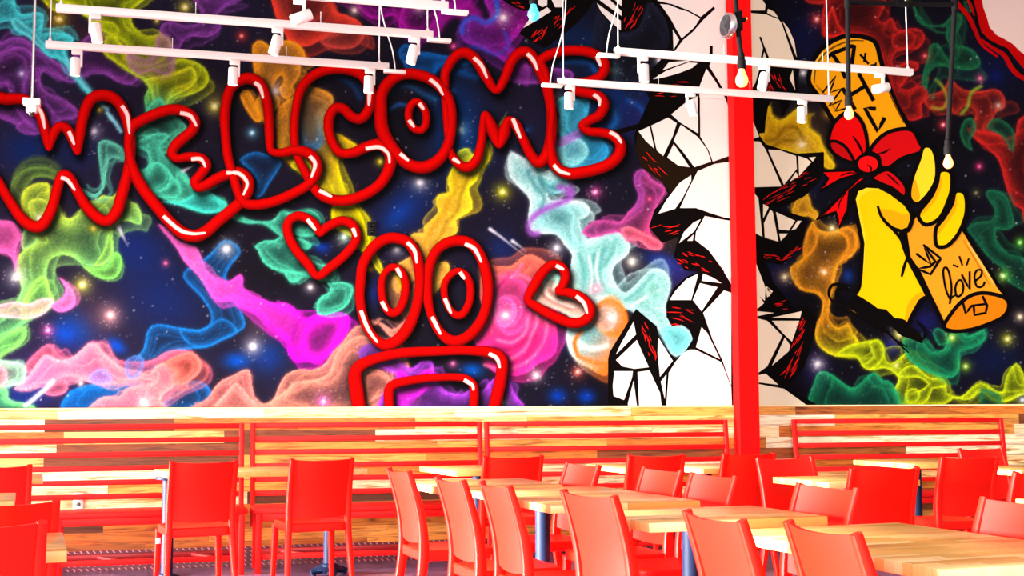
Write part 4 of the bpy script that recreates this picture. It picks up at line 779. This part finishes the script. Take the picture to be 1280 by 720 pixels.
hand = Paint(); oh = .0086; Y1 = (255, 208, 4); Y2 = (252, 174, 10); Y3 = (255, 224, 40)
outlined(hand, '1067 249 1071 237 1083 232 1099 233 1114 241 1132 255 1140 267 1140 276 1136 286 1126 290 1128 302 1132 314 1136 325 1144 340 1159 369 1150 377 1141 393 1135 405 1127 401 1117 400 1106 389 1096 388 1088 382 1069 370 1074 358 1076 340 1078 304 1072 275', Y1, oh, 5.5, False)
hand.poly('1068 250 1072 240 1084 234 1100 236 1086 239 1076 246 1074 258 1080 284 1082 304 1080 340 1079 340 1080 304 1074 275', Y3, oh + .0003, True)
hand.poly('1101 262 1116 263 1130 268 1140 267 1136 286 1122 285 1106 275', Y2, oh + .0004, True); hand.poly('1135 380 1145 368 1157 364 1158 369 1149 377 1141 392 1135 403 1131 399', Y2, oh + .0004, True)
for t, w in [('1097 257 1102 271 1114 284 1128 289 1136 288 1141 277', 4.5), ('1112 282 1126 298 1133 313 1134 324', 5), ('1134 322 1130 334 1127 346', 4)]: hand.line(t, w, BK, oh + .0009, True, .3)
for t, sh in [('1154 184 1164 184 1170 198 1171 220 1165 236 1153 251 1145 255 1138 249 1137 238 1141 220 1149 199', '1140 246 1138 236 1142 222 1146 230 1150 246 1146 253'), ('1175 214 1188 215 1190 232 1186 249 1175 272 1159 281 1150 275 1149 265 1163 247 1171 230', '1175 218 1177 232 1168 252 1152 269 1150 266 1163 247 1171 230'),
              ('1194 240 1204 240 1208 250 1207 270 1198 292 1186 306 1176 309 1170 305 1170 286 1180 272 1190 255', '1195 242 1196 258 1186 276 1172 294 1171 286 1180 272 1190 255')]:
    outlined(hand, t, Y3 if sh[:4] == '1140' else Y1, oh + .0012, 5); hand.poly(sh, Y2, oh + .0015, True)
hand.build('painted_hand', mural)['label'] = 'yellow fist gripping the painted can'
br = Paint(); oq = .0080
br.poly('1069 370 1088 383 1106 389 1120 401 1134 406 1150 418 1153 429 1142 425 1126 419 1114 408 1098 405 1080 396 1063 386 1055 380 1062 375', BK, oq, True)
for t, w in [('1042 379 1036 369 1038 359 1046 355 1064 358', 4), ('1056 382 1047 372 1046 365 1052 359 1066 364', 5), ('1046 384 1076 398 1098 412 1109 416 1126 432 1136 441', 3), ('1060 386 1082 402 1104 410 1118 424 1134 434', 2.6), ('1153 425 1157 415 1146 401', 4), ('1163 372 1170 386 1179 406', 5)]: br.line(t, w, BK, oq + .0004, True, .5)
br.build('black_brush_swirl', mural)
# --- torn red edge with the bare wall showing at the upper right
tb = Paint(); ot = .0054
tb.poly('1218 -130 1222 -60 1226 -10 1229 9 1234 23 1237 34 1246 44 1256 49 1266 55 1275 64 1286 72 1310 84 1348 100 1348 -130', (236, 206, 196), ot + .0004)
tb.poly('1200 -130 1210 -50 1216 -4 1221 15 1224 30 1227 40 1236 49 1247 55 1259 60 1268 72 1280 86 1300 98 1348 122 1348 98 1310 84 1286 72 1275 64 1266 55 1256 49 1246 44 1237 34 1234 23 1229 9 1226 -10 1222 -60 1218 -130', (184, 2, 4), ot + .0006)
tb.line('1212 -8 1219 16 1224 36 1232 48 1246 57 1258 63 1266 78 1276 90 1290 100', 4, BK, ot + .0003)
for t, w in [('1170 -40 1194 0 1210 20 1219 38 1224 50 1232 60 1247 71', 6), ('1226 49 1241 60 1255 69 1264 84 1272 93 1284 100 1310 112', 6.5), ('1206 -8 1214 8 1218 20', 3.5)]: tb.line(t, w, (176, 2, 4), ot + .0005, True, .6)
tb.build('torn_red_edge', mural)['label'] = 'torn red border round the bare wall patch'
# ------------------------------------------------------------------ the room
def struct(name, bm, m, smooth=False): return tag(obj(name, bm, m, None, smooth), kind='structure')
X0, X1, Y0, HC = -6.0, 13.0, -6.0, 5.3
b = bmesh.new(); box(b, (X0, Y0, -.12), (X1, YW + .2, 0)); struct('floor', b, MAT['floor'])
b = bmesh.new(); box(b, (X0, YW, 0), (X1, YW + .2, HC)); struct('wall_back', b, MAT['plaster'])
b = bmesh.new(); box(b, (X0, Y0, HC), (X1, YW + .2, HC + .12)); struct('ceiling', b, MAT['ceil'])
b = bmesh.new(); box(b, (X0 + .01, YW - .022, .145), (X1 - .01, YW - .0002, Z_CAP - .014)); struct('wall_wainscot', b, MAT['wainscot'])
b = bmesh.new(); box(b, (X0 + .01, YW - .034, Z_CAP - .0139), (X1 - .01, YW - .0002, Z_CAP - .0005), .002); struct('trim_1', b, MAT['cap'])
b = bmesh.new(); box(b, (X0 + .01, YW - .030, 0.0), (X1 - .01, YW - .0002, .1448), .003); struct('baseboard_back', b, MAT['tread'])
# red column standing against the wall
pc = at_y(929, 300, YW - .13)
b = bmesh.new(); box(b, (pc.x - .075, YW - .155, .0), (pc.x + .105, YW - .036, HC), .004); struct('column', b, MAT['column'])

# ------------------------------------------------------------------ benches
def make_bench(L, ends):
    """slatted red steel bench, origin at the middle of its wall side on the floor, front towards -y"""
    t = empty('slatted_bench', (0, 0, 0))
    h = L / 2
    def rake(z): return -.10 + max(0, z - .46) * .105          # the back leans towards the wall
    for z in (1.045, .945, .845, .745, .645, .545):
        b = bmesh.new(); y = rake(z); box(b, (-h + .03, y - .013, z - .019), (h - .03, y + .014, z + .019), .004); obj('rail', b, MAT['steel'], t, True)
    for s in (-1, 1):
        b = bmesh.new(); sweep_rect(b, [(s * (h - .018), rake(.42), .30), (s * (h - .018), rake(.46), .46), (s * (h - .018), rake(1.063), 1.063)], [.036] * 3, [.034] * 3); obj('back_post', b, MAT['steel'], t)
    b = bmesh.new(); box(b, (-h, -.50, .425), (h, -.085, .462), .008); obj('seat', b, MAT['steel'], t)
    b = bmesh.new(); box(b, (-h + .02, -.492, .372), (h - .02, -.462, .4235), .004); obj('apron', b, MAT['steel'], t)
    n = 2 if L < 2.2 else 3
    for i in range(n):
        x = -h + .04 + (L - .08) * i / (n - 1)
        for y in (-.475, -.12):
            b = bmesh.new(); box(b, (x - .02, y - .02, 0), (x + .02, y + .02, .4248), .003); obj('leg', b, MAT['steel'], t)
    b = bmesh.new(); box(b, (-h + .06, -.487, .10), (h - .06, -.455, .138), .004); obj('stretcher', b, MAT['steel'], t)
    b = bmesh.new(); box(b, (-h + .06, -.135, .10), (h - .06, -.105, .138), .004); obj('stretcher', b, MAT['bar'], t)
    for i in range(max(2, int(L / .6))):
        x = -h + .3 + (L - .6) * i / max(1, int(L / .6) - 1)
        b = bmesh.new(); sweep_rect(b, [(x + .1, -.458, .119), (x - .06, -.135, .119)], [.03] * 2, [.02] * 2); obj('cross_brace', b, MAT['bar'], t)
    return t
YB = YW - .045
GB = 'slatted red benches along the plank wall'
for (xa, xb, ya, rz, lab) in [(-160, 305, 530, .022, 'red slatted steel bench at the far left, below the pink and green painted smoke'),
                              (313, 602, 530, 0.004, 'red slatted steel bench second from the left, below the red painted eyes'),
                              (605.5, 909, 530, 0.0, 'red slatted steel bench just left of the red column'),
                              (990, 1253, 525, 0.0, 'red slatted steel bench right of the red column')]:
    A = at_y(xa, ya, YB - .04); B = at_y(xb, ya, YB - .04); L = B.x - A.x
    t = make_bench(L, None); t.location = ((A.x + B.x) / 2, YB - (.025 if rz > .01 else 0) - abs(rz) * L / 2 * .9, 0); t.rotation_euler = (0, 0, rz)
    tag(t, lab, 'bench', GB)

# ------------------------------------------------------------------ chairs
def curve_pt(prof, z):
    for (y0, z0), (y1, z1) in zip(prof[:-1], prof[1:]):
        if z <= z1: u = (z - z0) / (z1 - z0); return y0 + (y1 - y0) * u
    return prof[-1][0]
SP = [tuple(p) for p in spline([(-.262, 0), (-.232, .16), (-.203, .32), (-.190, .44), (-.192, .54), (-.206, .64), (-.232, .74), (-.272, .862)], False, .03)]
def post_x(z): return .212 - .022 * min(1, z / .45) if z < .45 else .190 + .002 * (z - .45) / .4
def make_chair():
    t = empty('cafe_chair', (0, 0, 0))
    P = MAT['plastic']
    for s in (-1, 1):
        b = bmesh.new(); pts = [(s * post_x(z), y, z) for y, z in SP]
        sweep_rect(b, pts, [.026 + .012 * min(1, z / .4) - .008 * max(0, z - .5) / .35 for y, z in SP], [.030 + .022 * min(1, z / .42) - .022 * max(0, z - .46) / .4 for y, z in SP], .55)
        obj('back_leg', b, P, t)
        b = bmesh.new(); sweep_rect(b, [(s * .185, .188, .425), (s * .191, .194, .25), (s * .199, .204, 0)], [.042, .036, .027], [.042, .036, .027], .5); obj('front_leg', b, P, t)
    # back panel: bowed away from the sitter, its lower edge a shallow arc above the seat
    b = bmesh.new(); nu, nv = 14, 12; fr = []; bk = []
    for i in range(nu + 1):
        u = -1 + 2 * i / nu; cf = []; cb = []
        for j in range(nv + 1):
            v = j / nv; z = (.488 + .012 * u * u) + v * (.858 - .008 * (1 - u * u) - .488 - .012 * u * u)
            y = curve_pt(SP, z) - .030 * (1 - u * u) * (.55 + .45 * v); x = u * (post_x(z) - .012); th = .0075
            cf.append(b.verts.new((x, y + th, z))); cb.append(b.verts.new((x, y - th, z)))
        fr.append(cf); bk.append(cb)
    for i in range(nu):
        for j in range(nv):
            b.faces.new((fr[i][j], fr[i + 1][j], fr[i + 1][j + 1], fr[i][j + 1])); b.faces.new((bk[i][j], bk[i][j + 1], bk[i + 1][j + 1], bk[i + 1][j]))
        b.faces.new((fr[i][0], bk[i][0], bk[i + 1][0], fr[i + 1][0])); b.faces.new((fr[i][nv], fr[i + 1][nv], bk[i + 1][nv], bk[i][nv]))
    for j in range(nv):
        b.faces.new((fr[0][j], fr[0][j + 1], bk[0][j + 1], bk[0][j])); b.faces.new((fr[nu][j], bk[nu][j], bk[nu][j + 1], fr[nu][j + 1]))
    obj('backrest', b, P, t)
    # seat shell: dished top, deep side apron
    b = bmesh.new(); n = 16; top = []; bot = []
    def rr(k, hx, y0, y1, r):      # rounded rectangle point
        q = k / (4 * n); c = int(q * 4) % 4; a = (q * 4 - c) * PI / 2 + c * PI / 2
        cx = (hx - r) * (1 if c in (0, 3) else -1); cy = (y1 - r) if c in (0, 1) else (y0 + r)
        return cx + r * math.cos(a), cy + r * math.sin(a)
    for sc, z in ((.0, .449), (.45, .449), (.86, .455), (.97, .459), (1.0, .452), (.995, .412), (.95, .404)):
        ring = []
        for k in range(4 * n):
            x, y = rr(k, .198, -.205, .212, .05); cx, cy = 0, .0
            ring.append(b.verts.new((cx + (x - cx) * max(sc, .02), cy + (y - cy) * max(sc, .02), z)))
        top.append(ring)
    for q in range(len(top) - 1):
        for k in range(4 * n): b.faces.new((top[q][k], top[q][(k + 1) % (4 * n)], top[q + 1][(k + 1) % (4 * n)], top[q + 1][k]))
    b.faces.new(top[0][::-1]); b.faces.new(top[-1])
    obj('seat', b, P, t)
    return t
ROT = math.radians(5.5)
chair0 = make_chair(); tag(chair0, 'red chair', 'chair', 'red moulded chairs at the tables'); used = [False]
def chair(px, py, face, label, dr=0.0, zt=.857, back=0.0, sd=0.0):
    """px, py: the middle of the back's upper edge in the photograph"""
    rz = ROT + {'wall': 0, 'room': PI, 'right': -PI / 2, 'left': PI / 2}[face] + math.radians(dr)
    P = at_z(px, py, zt); off = Matrix.Rotation(rz, 3, 'Z') @ Vector((sd, -.285 + back, 0)); loc = (P.x - off.x, P.y - off.y, 0)
    if not used[0]:
        used[0] = True; chair0.location = loc; chair0.rotation_euler = (0, 0, rz); chair0['label'] = label; return chair0
    return dup(chair0, loc, rz, label)
chair(256, 577.5, 'wall', 'red chair with its back to us at the long far table, left of its pair', 4)
chair(404, 574.5, 'wall', 'red chair with its back to us before a navy post, right of its pair', 3)
chair(643, 571, 'wall', 'red chair with its back to us below the gap between the two middle benches', -3)
chair(822, 569.5, 'wall', 'red chair with its back to us just left of the red column foot', -3)
chair(938, 567.5, 'wall', 'red chair with its back to us directly in front of the red column')
chair(1108, 586, 'wall', 'large red chair with its back to us before the bench right of the column', -4)
chair(1214, 572, 'wall', 'red chair with its back to us near the right end of the right-hand bench', -6)
chair(1312, 597, 'wall', 'red chair cut off by the right edge of the photo, only its left post showing', zt=.832)
chair(984, 578, 'room', 'red chair facing us across the small table right of the column', zt=.833, back=.04)
chair(1224, 563, 'room', 'dark red chair facing us farthest back, under the right bench end', zt=.845)
chair(495, 588, 'right', 'red chair seen edge-on, farthest left of the row with backs along the aisle')
chair(559, 599, 'right', 'red chair seen nearly edge-on, second of the row along the aisle')
chair(615, 606, 'right', 'red chair with white glare on its back, third of the row along the aisle', -2)
chair(731, 618, 'right', 'red chair with a pale glossy back, fourth of the row along the aisle', 6)
chair(886, 646, 'right', 'red chair with pale back and bright left edge, fifth of the row along the aisle', -4)
chair(1020, 661, 'right', 'red chair at the nearest right-hand table, closest of the aisle row', -6)
chair(712, 584, 'left', 'pinkish red chair facing left beyond the left middle table', 3, zt=.845, back=.10)
chair(812, 591, 'left', 'pinkish red chair facing left behind the middle table, half hidden by another', 2, zt=.845, back=.09)
chair(882, 598, 'left', 'pinkish red chair facing left at the right end of the middle table', 2, zt=.845, back=.06)
chair(1023, 613, 'left', 'pinkish red chair facing left in front of the large red chair', 2, zt=.845, back=.06)
chair(1256, 634, 'left', 'magenta red chair facing left behind the nearest table at the right edge', 1, zt=.845, back=.10)
chair(-8, 583.5, 'wall', 'red chair cut off by the left edge of the photo, the farthest of those three', 2)
chair(-2, 630, 'wall', 'pinkish red chair at the left edge, between two other chairs', 4)
chair(-36, 658, 'wall', 'red chair nearest to us in the lower left corner', 4)

b = bmesh.new(); box(b, (-.205, .166, .335), (-.178, .1688, .372), .0008); obj('sticker', b, MAT['socketplate'], chair0)['label'] = 'white paper sticker'

# ------------------------------------------------------------------ tables
def make_table(w, d, cols=((0, 0),), TH=.757, base_r=.13):
    """butcher-block top on round posts; origin on the floor under the middle"""
    t = empty('cafe_table', (0, 0, 0))
    b = bmesh.new(); box(b, (-w / 2, -d / 2, TH - .036), (w / 2, d / 2, TH), .003); obj('tabletop', b, MAT['maple'], t)
    for cx, cy in cols:
        b = bmesh.new(); lathe(b, [(.055, .055), (.055, .075), (.039, .085), (.0385, TH - .06), (.085, TH - .052), (.085, TH - .0362)], 22, Matrix.Translation((cx, cy, 0))); obj('post', b, MAT['navy'], t)
        b = bmesh.new()
        lathe(b, [(.02, .04), (.10, .038), (.105, .046), (.07, .062), (.02, .066)], 22, Matrix.Translation((cx, cy, 0)))
        for k in range(4):
            a = k * PI / 2; u = Vector((math.cos(a), math.sin(a), 0))
            tube(b, [Vector((cx, cy, .045)) + u * .05, Vector((cx, cy, .038)) + u * base_r * .6, Vector((cx, cy, .026)) + u * base_r], [.032, .026, .021], 10)
            lathe(b, [(.014, 0), (.018, .004), (.014, .02)], 10, Matrix.Translation(Vector((cx, cy, 0)) + u * (base_r - .02)))
        obj('base', b, MAT['navy'], t)
    return t
GT = 'butcher-block tables with navy posts'
def table(px, py, corner, w, d, label, cols=((0, 0),), dr=0.0, zt=.757, src=None):
    """px, py: a top corner in the photograph, corner in FL, FR, BL, BR"""
    rz = ROT + math.radians(dr); P = at_z(px, py, zt)
    sx = w / 2 * (1 if corner[1] == 'L' else -1); sy = d / 2 * (1 if corner[0] == 'F' else -1)
    o = Matrix.Rotation(rz, 3, 'Z') @ Vector((sx, sy, 0))
    t = make_table(w, d, cols, zt); t.location = (P.x + o.x, P.y + o.y, 0); t.rotation_euler = (0, 0, rz)
    return tag(t, label, 'table', GT)
def behind(t, d, label, shift=None):
    """a second table pushed against the far edge of t"""
    o = Matrix.Rotation(t.rotation_euler.z, 3, 'Z') @ Vector((0, d, 0))
    r = dup(t, (t.location.x + o.x, t.location.y + o.y, 0), t.rotation_euler.z, label)
    for c in r.children:
        if shift and not c.name.startswith('tabletop'): c.location = shift
    return r
table(213, 592, 'FL', 1.34, .64, 'long wood table before the left benches with blue and navy posts', ((-.63, -.02), (.50, .02)), 4)
table(571, 589, 'FL', .60, .74, 'small wood table at the bench gap, left of a red chair back', dr=3)
table(782, 585.5, 'FL', .41, .66, 'small wood table by the bench left of the column, left of its neighbour')
table(879, 586, 'FL', .60, .66, 'small wood table by the bench just left of the column, black post showing', ((0, .17),))
table(1036, 603, 'FL', .62, .58, 'small wood table right of the column between two facing chairs', ((0, -.1),))
table(1143, 580, 'FL', .60, .74, 'small wood table farthest back at the right-hand bench')
table(1277, 588.5, 'FL', .60, .60, 'wood table cut by the right edge near the right bench end')
table(1269, 623.5, 'BL', .74, .60, 'wood table of which only a white corner shows at the right edge')
table(547, 610, 'FL', .72, .66, 'square wood table behind the first two aisle chairs', ((-.12, .03),))
t4 = table(688, 632, 'FL', .74, .575, 'nearer of the two joined wood tables in the middle', ((-.06, 0),))
behind(t4, .577, 'farther of the two joined wood tables in the middle')
table(811.5, 654, 'FL', .78, .58, 'wood table behind the pale fourth and fifth aisle chairs', ((.07, .24),))
t6 = table(1177, 712, 'FL', .74, .58, 'nearest wood table in the lower right corner', ((.05, -.05),))
behind(t6, .582, 'wood table joined to the far side of the nearest one, lower right', (-.10, .25, 0))
table(54, 597.5, 'FR', .74, .62, 'wood table behind the farthest chair at the left edge')
table(18, 626, 'FR', .74, .60, 'wood table at the left edge, only a white corner showing between chairs')
table(84, 688, 'FR', .74, .60, 'wood table in the lower left corner beside the nearest chair', ((-.1, .18),))

# ------------------------------------------------------------------ outlets
def outlet(px, py, Y, m, label, w=.07, h=.115):
    p = at_y(px, py, Y); t = empty('wall_outlet', p, 0, label, 'outlet')
    b = bmesh.new(); box(b, (-w / 2, -.006, -h / 2), (w / 2, 0, h / 2), .003); obj('cover_plate', b, m, t)
    for s in (-1, 1):
        b = bmesh.new(); lathe(b, [(.002, -.0035), (.016, -.0035), (.0165, 0), (.002, 0)], 16, Matrix.Translation((0, -.006, s * .026)) @ Matrix.Rotation(PI / 2, 4, 'X'))
        f = obj('receptacle', b, m, t)
        b = bmesh.new()
        for q in (-.006, .006): box(b, (q - .0012, -.0105, s * .026 - .003), (q + .0012, -.0093, s * .026 + .006))
        obj('slot', b, MAT['lens'], f)
outlet(464.5, 286, YW - .0042, MAT['blackplate'], 'black wall outlet on the mural between the heart and the left eye')
outlet(98, 626, YW - .0222, MAT['socketplate'], 'white wall outlet on the planks behind the left bench')
# ------------------------------------------------------------------ ceiling track lights
GTr = 'white suspended lighting tracks'; GSp = 'white cylinder spotlights on the tracks'
def track(x0, y0, x1, y1, Y, feed, cables, label, zofs=0):
    """a track hung parallel to the wall at distance Y; ends given in the photograph"""
    A = at_y(x0, y0, Y); B = at_y(x1, y1, Y); z = (A.z + B.z) / 2
    t = empty('lighting_track', ((A.x + B.x) / 2, Y, z), 0, label, 'track light rail', GTr); h = (B.x - A.x) / 2
    b = bmesh.new(); box(b, (-h, -.020, -.020), (h, .020, .024), .003)
    for q in (-.011, .011): box(b, (-h + .004, q - .003, -.0235), (h - .004, q + .003, -.0195))
    obj('rail', b, MAT['white'], t)
    s = feed
    b = bmesh.new(); box(b, (h - .035 if s > 0 else -h - .12, -.024, -.044), (h + .12 if s > 0 else -h + .035, .024, -.0203), .004); obj('feed_box', b, MAT['white'], t)
    for c in cables:
        x = -h + 2 * h * c
        b = bmesh.new(); tube(b, [(x, 0, .02), (x, 0, HC - z)], .004, 8); lathe(b, [(.012, .0245), (.012, .034), (.005, .044)], 10, Matrix.Translation((x, 0, 0))); obj('suspension_cable', b, MAT['cable'], t)
    b = bmesh.new(); xe = s * (h + .05); pts = [(xe, .0, -.022), (xe - s * .02, .01, .12), (s * (h - .06), .02, .45), (s * (h - .075), .03, .9), (s * (h - .05), .02, HC - z)]
    Q = [Vector((x, .02, z_)) for x, z_ in spline([(p[0], p[2]) for p in pts], False, .06)]
    tube(b, Q, .0045, 8); obj('power_cord', b, MAT['cable'], t)
    for k in range(1, 3):
        b = bmesh.new(); x = -h + 2 * h * (k / 3 + .02); tube(b, [(x, 0, .022), (x, 0, .10)], .0022, 6); obj('safety_pin', b, MAT['cable'], t)
    return t, A, B, z
def spot(px, tr, label, tilt=0.0, turn=0.0, big=1.0):
    """a cylinder spotlight clipped under track tr at photograph column px; tilt turns it about the viewing line"""
    t_, A, B, z = tr; Y = t_.location.y; x = at_y(px, 50, Y).x
    r = empty('track_spotlight', (x, Y, z - .0236), 0, label, 'spotlight', GSp)
    b = bmesh.new(); box(b, (-.035, -.018, -.030), (.035, .018, -.0002), .003); obj('adapter', b, MAT['white'], r)
    sx = math.sin(tilt); px_ = -.034 if tilt < 0 else .034
    b = bmesh.new(); box(b, (-.008 + px_ * .8, -.012, -.115), (.008 + px_ * .8, .012, -.028), .003); obj('stem', b, MAT['white'], r)
    R4 = Matrix.Translation((px_ * .8 - math.copysign(.036, px_) * (1 if abs(tilt) < .6 else .2), -.0, -.105)) @ Matrix.Rotation(tilt, 4, 'Y') @ Matrix.Rotation(turn, 4, 'X')
    b = bmesh.new(); lathe(b, [(.008, .052), (.030, .050), (.0335, .045), (.0335, -.066), (.031, -.070), (.029, -.068), (.028, -.050), (.006, -.048)], 24, R4); h_ = obj('lamp_housing', b, MAT['white'], r)
    b = bmesh.new(); lathe(b, [(.004, -.0485), (.027, -.0505), (.027, -.053), (.004, -.054)], 20, R4); obj('lens', b, MAT['led'], h_)
YA, YBk = 8.0, 8.8
tA = track(70, 9, 541, 45, YA, 1, (.012, .985), 'upper left white track, nearer of the left pair')
tB = track(57, 54, 486, 85, YBk, 1, (.012, .97), 'lower left white track crossing the red lettering')
tC = track(768, 65, 1140, 90, YA, -1, (.012, .985), 'upper right white track ending over the gold can')
tD = track(697, 104, 1041, 122, YBk, -1, (.02, .985), 'lower right white track crossing the red column')
tE = track(100, -26, 560, 6, 7.2, 1, (.012, .985), 'white track above the frame holding the topmost spotlight')
spot(118, tA, 'first spotlight from the left on the upper left track, tilted', -.16)
spot(347, tA, 'middle spotlight on the upper left track, tilted over the orange smoke', .26)
spot(518, tA, 'right-hand spotlight on the upper left track beside the feed box', .24)
spot(97, tB, 'left spotlight on the lower left track above the letter W', .03)
spot(294, tB, 'middle spotlight on the lower left track above the letter L', .02)
spot(463, tB, 'right spotlight on the lower left track in front of the letter C', .02)
spot(803, tC, 'left spotlight on the upper right track over the dark void', -.02)
spot(955, tC, 'tilted spotlight on the upper right track beside the red column', .26)
spot(1098, tC, 'spotlight turned sideways over the gold can', 1.35)
spot(712, tD, 'left spotlight on the lower right track over the last letter E', .02)
spot(862, tD, 'tilted spotlight on the lower right track in front of the white figure', -.24)
spot(1001, tD, 'right spotlight on the lower right track over the yellow smoke', .03)
spot(374, tE, 'topmost spotlight turned sideways against the red smoke', 1.15)

# small white sensor on a rod at the upper left
p0 = at_y(40, 124, 7.4); t = empty('ceiling_sensor', p0, 0, 'small white camera on a thin rod hanging before the letter W', 'camera')
b = bmesh.new(); box(b, (-.045, -.03, -.035), (.045, .03, .002), .004); box(b, (-.028, -.024, -.075), (.028, .024, -.034), .006); obj('housing', b, MAT['white'], t)
b = bmesh.new(); lathe(b, [(.004, -.096), (.012, -.093), (.018, -.084), (.018, -.0755)], 16); obj('dark_lens', b, MAT['lens'], t)
b = bmesh.new(); tube(b, [(0, 0, 0), (0, 0, HC - p0.z)], .007, 10); obj('rod', b, MAT['chrome'], t)

# ------------------------------------------------------------------ pendant bulbs on black pipe
def bulb_bm(r=.030):
    b = bmesh.new(); k = r / .030
    lathe(b, [(.004, -.088 * k), (.014 * k, -.086 * k), (.024 * k, -.077 * k), (.030 * k, -.060 * k), (.0285 * k, -.045 * k), (.021 * k, -.028 * k), (.0145 * k, -.012 * k), (.013 * k, 0)], 22); return b
def socket_bm():
    b = bmesh.new(); lathe(b, [(.012, .085), (.017, .080), (.018, .050), (.022, .046), (.023, .006), (.021, -.002), (.010, -.004)], 18); return b
def pendant(Y, top, bot, label, bm_, k=.030, cap=None, arm=None):
    """pipe from the photograph point top down to bot (where the bulb begins)"""
    P = at_y(*bot, Y); Q = at_y(*top, Y); t = empty('pendant_lamp', P, 0, label, 'pendant lamp', 'pendant bulbs on black pipe')
    d = (Q - P); up = HC - P.z; fz = d.z
    f = .0
    b = bmesh.new(); pts = [(0, 0, .07), (d.x * (.07 / fz) * 2, 0, .14), (d.x, 0, d.z), (d.x, 0, up)]; tube(b, pts, .0135, 12)
    lathe(b, [(.05, up - .02), (.06, up - .012), (.06, up)], 18, Matrix.Translation((d.x, 0, 0))); obj('pipe', b, MAT['black'], t)
    b = socket_bm(); obj('lamp_holder', b, MAT['black'], t)
    b = bulb_bm(k); obj('bulb', b, bm_, t)
    return t, P, Q
t, P, Q = pendant(6.0, (919, -6), (927, 86), 'lit bulb on a black pipe in front of the red column', MAT['bulb'], .033)
# round chrome end cap on a black tee of that pipe
c = at_y(909, 33, 6.0) - P; j = at_y(923.5, 26, 6.0) - P
b = bmesh.new(); tube(b, [(j.x, 0, j.z - .05), (j.x, 0, j.z + .05)], .021, 12); tube(b, [(j.x, 0, j.z), (c.x + .012, -.01, c.z)], [.017, .014], 12); tube(b, [(j.x, 0, j.z), (j.x + .035, -.004, j.z + .01)], .012, 10); obj('pipe_tee', b, MAT['black'], t)
R4 = Matrix.Translation((c.x, -.012, c.z)) @ Matrix.Rotation(math.radians(-84), 4, 'Z') @ Matrix.Rotation(PI / 2, 4, 'X')
b = bmesh.new(); lathe(b, [(.004, -.018), (.060, -.018), (.066, -.012), (.066, .014), (.062, .020), (.054, .019), (.050, .010), (.03, .008), (.018, .012), (.004, .013)], 30, R4); rc = obj('round_cap', b, MAT['chrome'], t)
b = bmesh.new(); lathe(b, [(.004, .0135), (.018, .0135), (.052, .0205), (.053, .0195), (.02, .0125), (.004, .0125)], 30, R4); obj('cap_glass', b, MAT['lens'], rc)
b = bmesh.new(); pb = P * 0
tube(b, [(j.x + .034, -.004, j.z + .01), (j.x + .044, -.006, j.z + .013)], .009, 10); obj('brass_plug', b, mat('brass', (.75, .45, .12), .3, .5, 1.0), t)
# two bulbs on one cross pipe
Y2_ = 6.3; P = at_y(1061, 132, Y2_); Q = at_y(1059.5, 3, Y2_); P2 = at_y(1185, 193, Y2_); Q2 = at_y(1193.5, 6, Y2_)
t = empty('pendant_lamp', P, 0, 'pair of lit bulbs on a black cross pipe over the gold can', 'pendant lamp', 'pendant bulbs on black pipe')
b = bmesh.new()
for p_, q_ in ((P, Q), (P2, Q2)):
    tube(b, [p_ - P + Vector((0, 0, .07)), q_ - P], .0135, 12); tube(b, [q_ - P + Vector((0, 0, -.035)), q_ - P + Vector((0, 0, .035))], .019, 12)
tube(b, [Q - P, Q2 - P], .0135, 12); mid = (Q + Q2) / 2 - P; tube(b, [mid, Vector((mid.x, 0, HC - P.z))], .0135, 12); tube(b, [mid - Vector((.04, 0, 0)), mid + Vector((.04, 0, 0))], .018, 12)
lathe(b, [(.05, HC - P.z - .02), (.06, HC - P.z - .012), (.06, HC - P.z)], 18, Matrix.Translation((mid.x, 0, 0))); obj('pipe', b, MAT['black'], t)
for p_, k_ in ((P, .027), (P2, .028)):
    o = obj('lamp_holder', socket_bm(), MAT['black'], t); o.location = p_ - P
    o = obj('bulb', bulb_bm(k_), MAT['redbulb'], t); o.location = p_ - P
t3, P3_, Q3 = pendant(6.1, (667, -30), (667, 5), 'cyan bulb hanging at the top edge over the blue smoke', MAT['blue'], .030)

# ------------------------------------------------------------------ light
w = bpy.data.worlds.new('sky'); bpy.context.scene.world = w; w.use_nodes = True
w.node_tree.nodes['Background'].inputs['Color'].default_value = (0.95, 0.93, 1.0, 1); w.node_tree.nodes['Background'].inputs['Strength'].default_value = 0.36
def area(name, loc, aim, sx, sy, power, col):
    l = bpy.data.lights.new(name, 'AREA'); l.shape = 'RECTANGLE'; l.size = sx; l.size_y = sy; l.energy = power; l.color = col
    o = bpy.data.objects.new(name, l); C.objects.link(o); o.location = loc
    o.rotation_euler = (Vector(aim) - Vector(loc)).to_track_quat('-Z', 'Y').to_euler(); return o
lw = area('daylight_side_windows', (-5.6, 5.2, 1.0), (4, 4.9, .75), 9.0, 1.8, 3500, (1.0, 0.92, 0.84)); lw.data.spread = math.radians(56)
area('daylight_front_windows', (-.4, -5.4, 2.7), (1.6, 9.9, 2.4), 11, 4.2, 1950, (1.0, 0.96, 0.92))
sc = bpy.context.scene
sc.view_settings.view_transform = 'Standard'; sc.view_settings.look = 'None'; sc.view_settings.gamma = 1.0; sc.view_settings.use_curve_mapping = False; sc.view_settings.exposure = 0.0
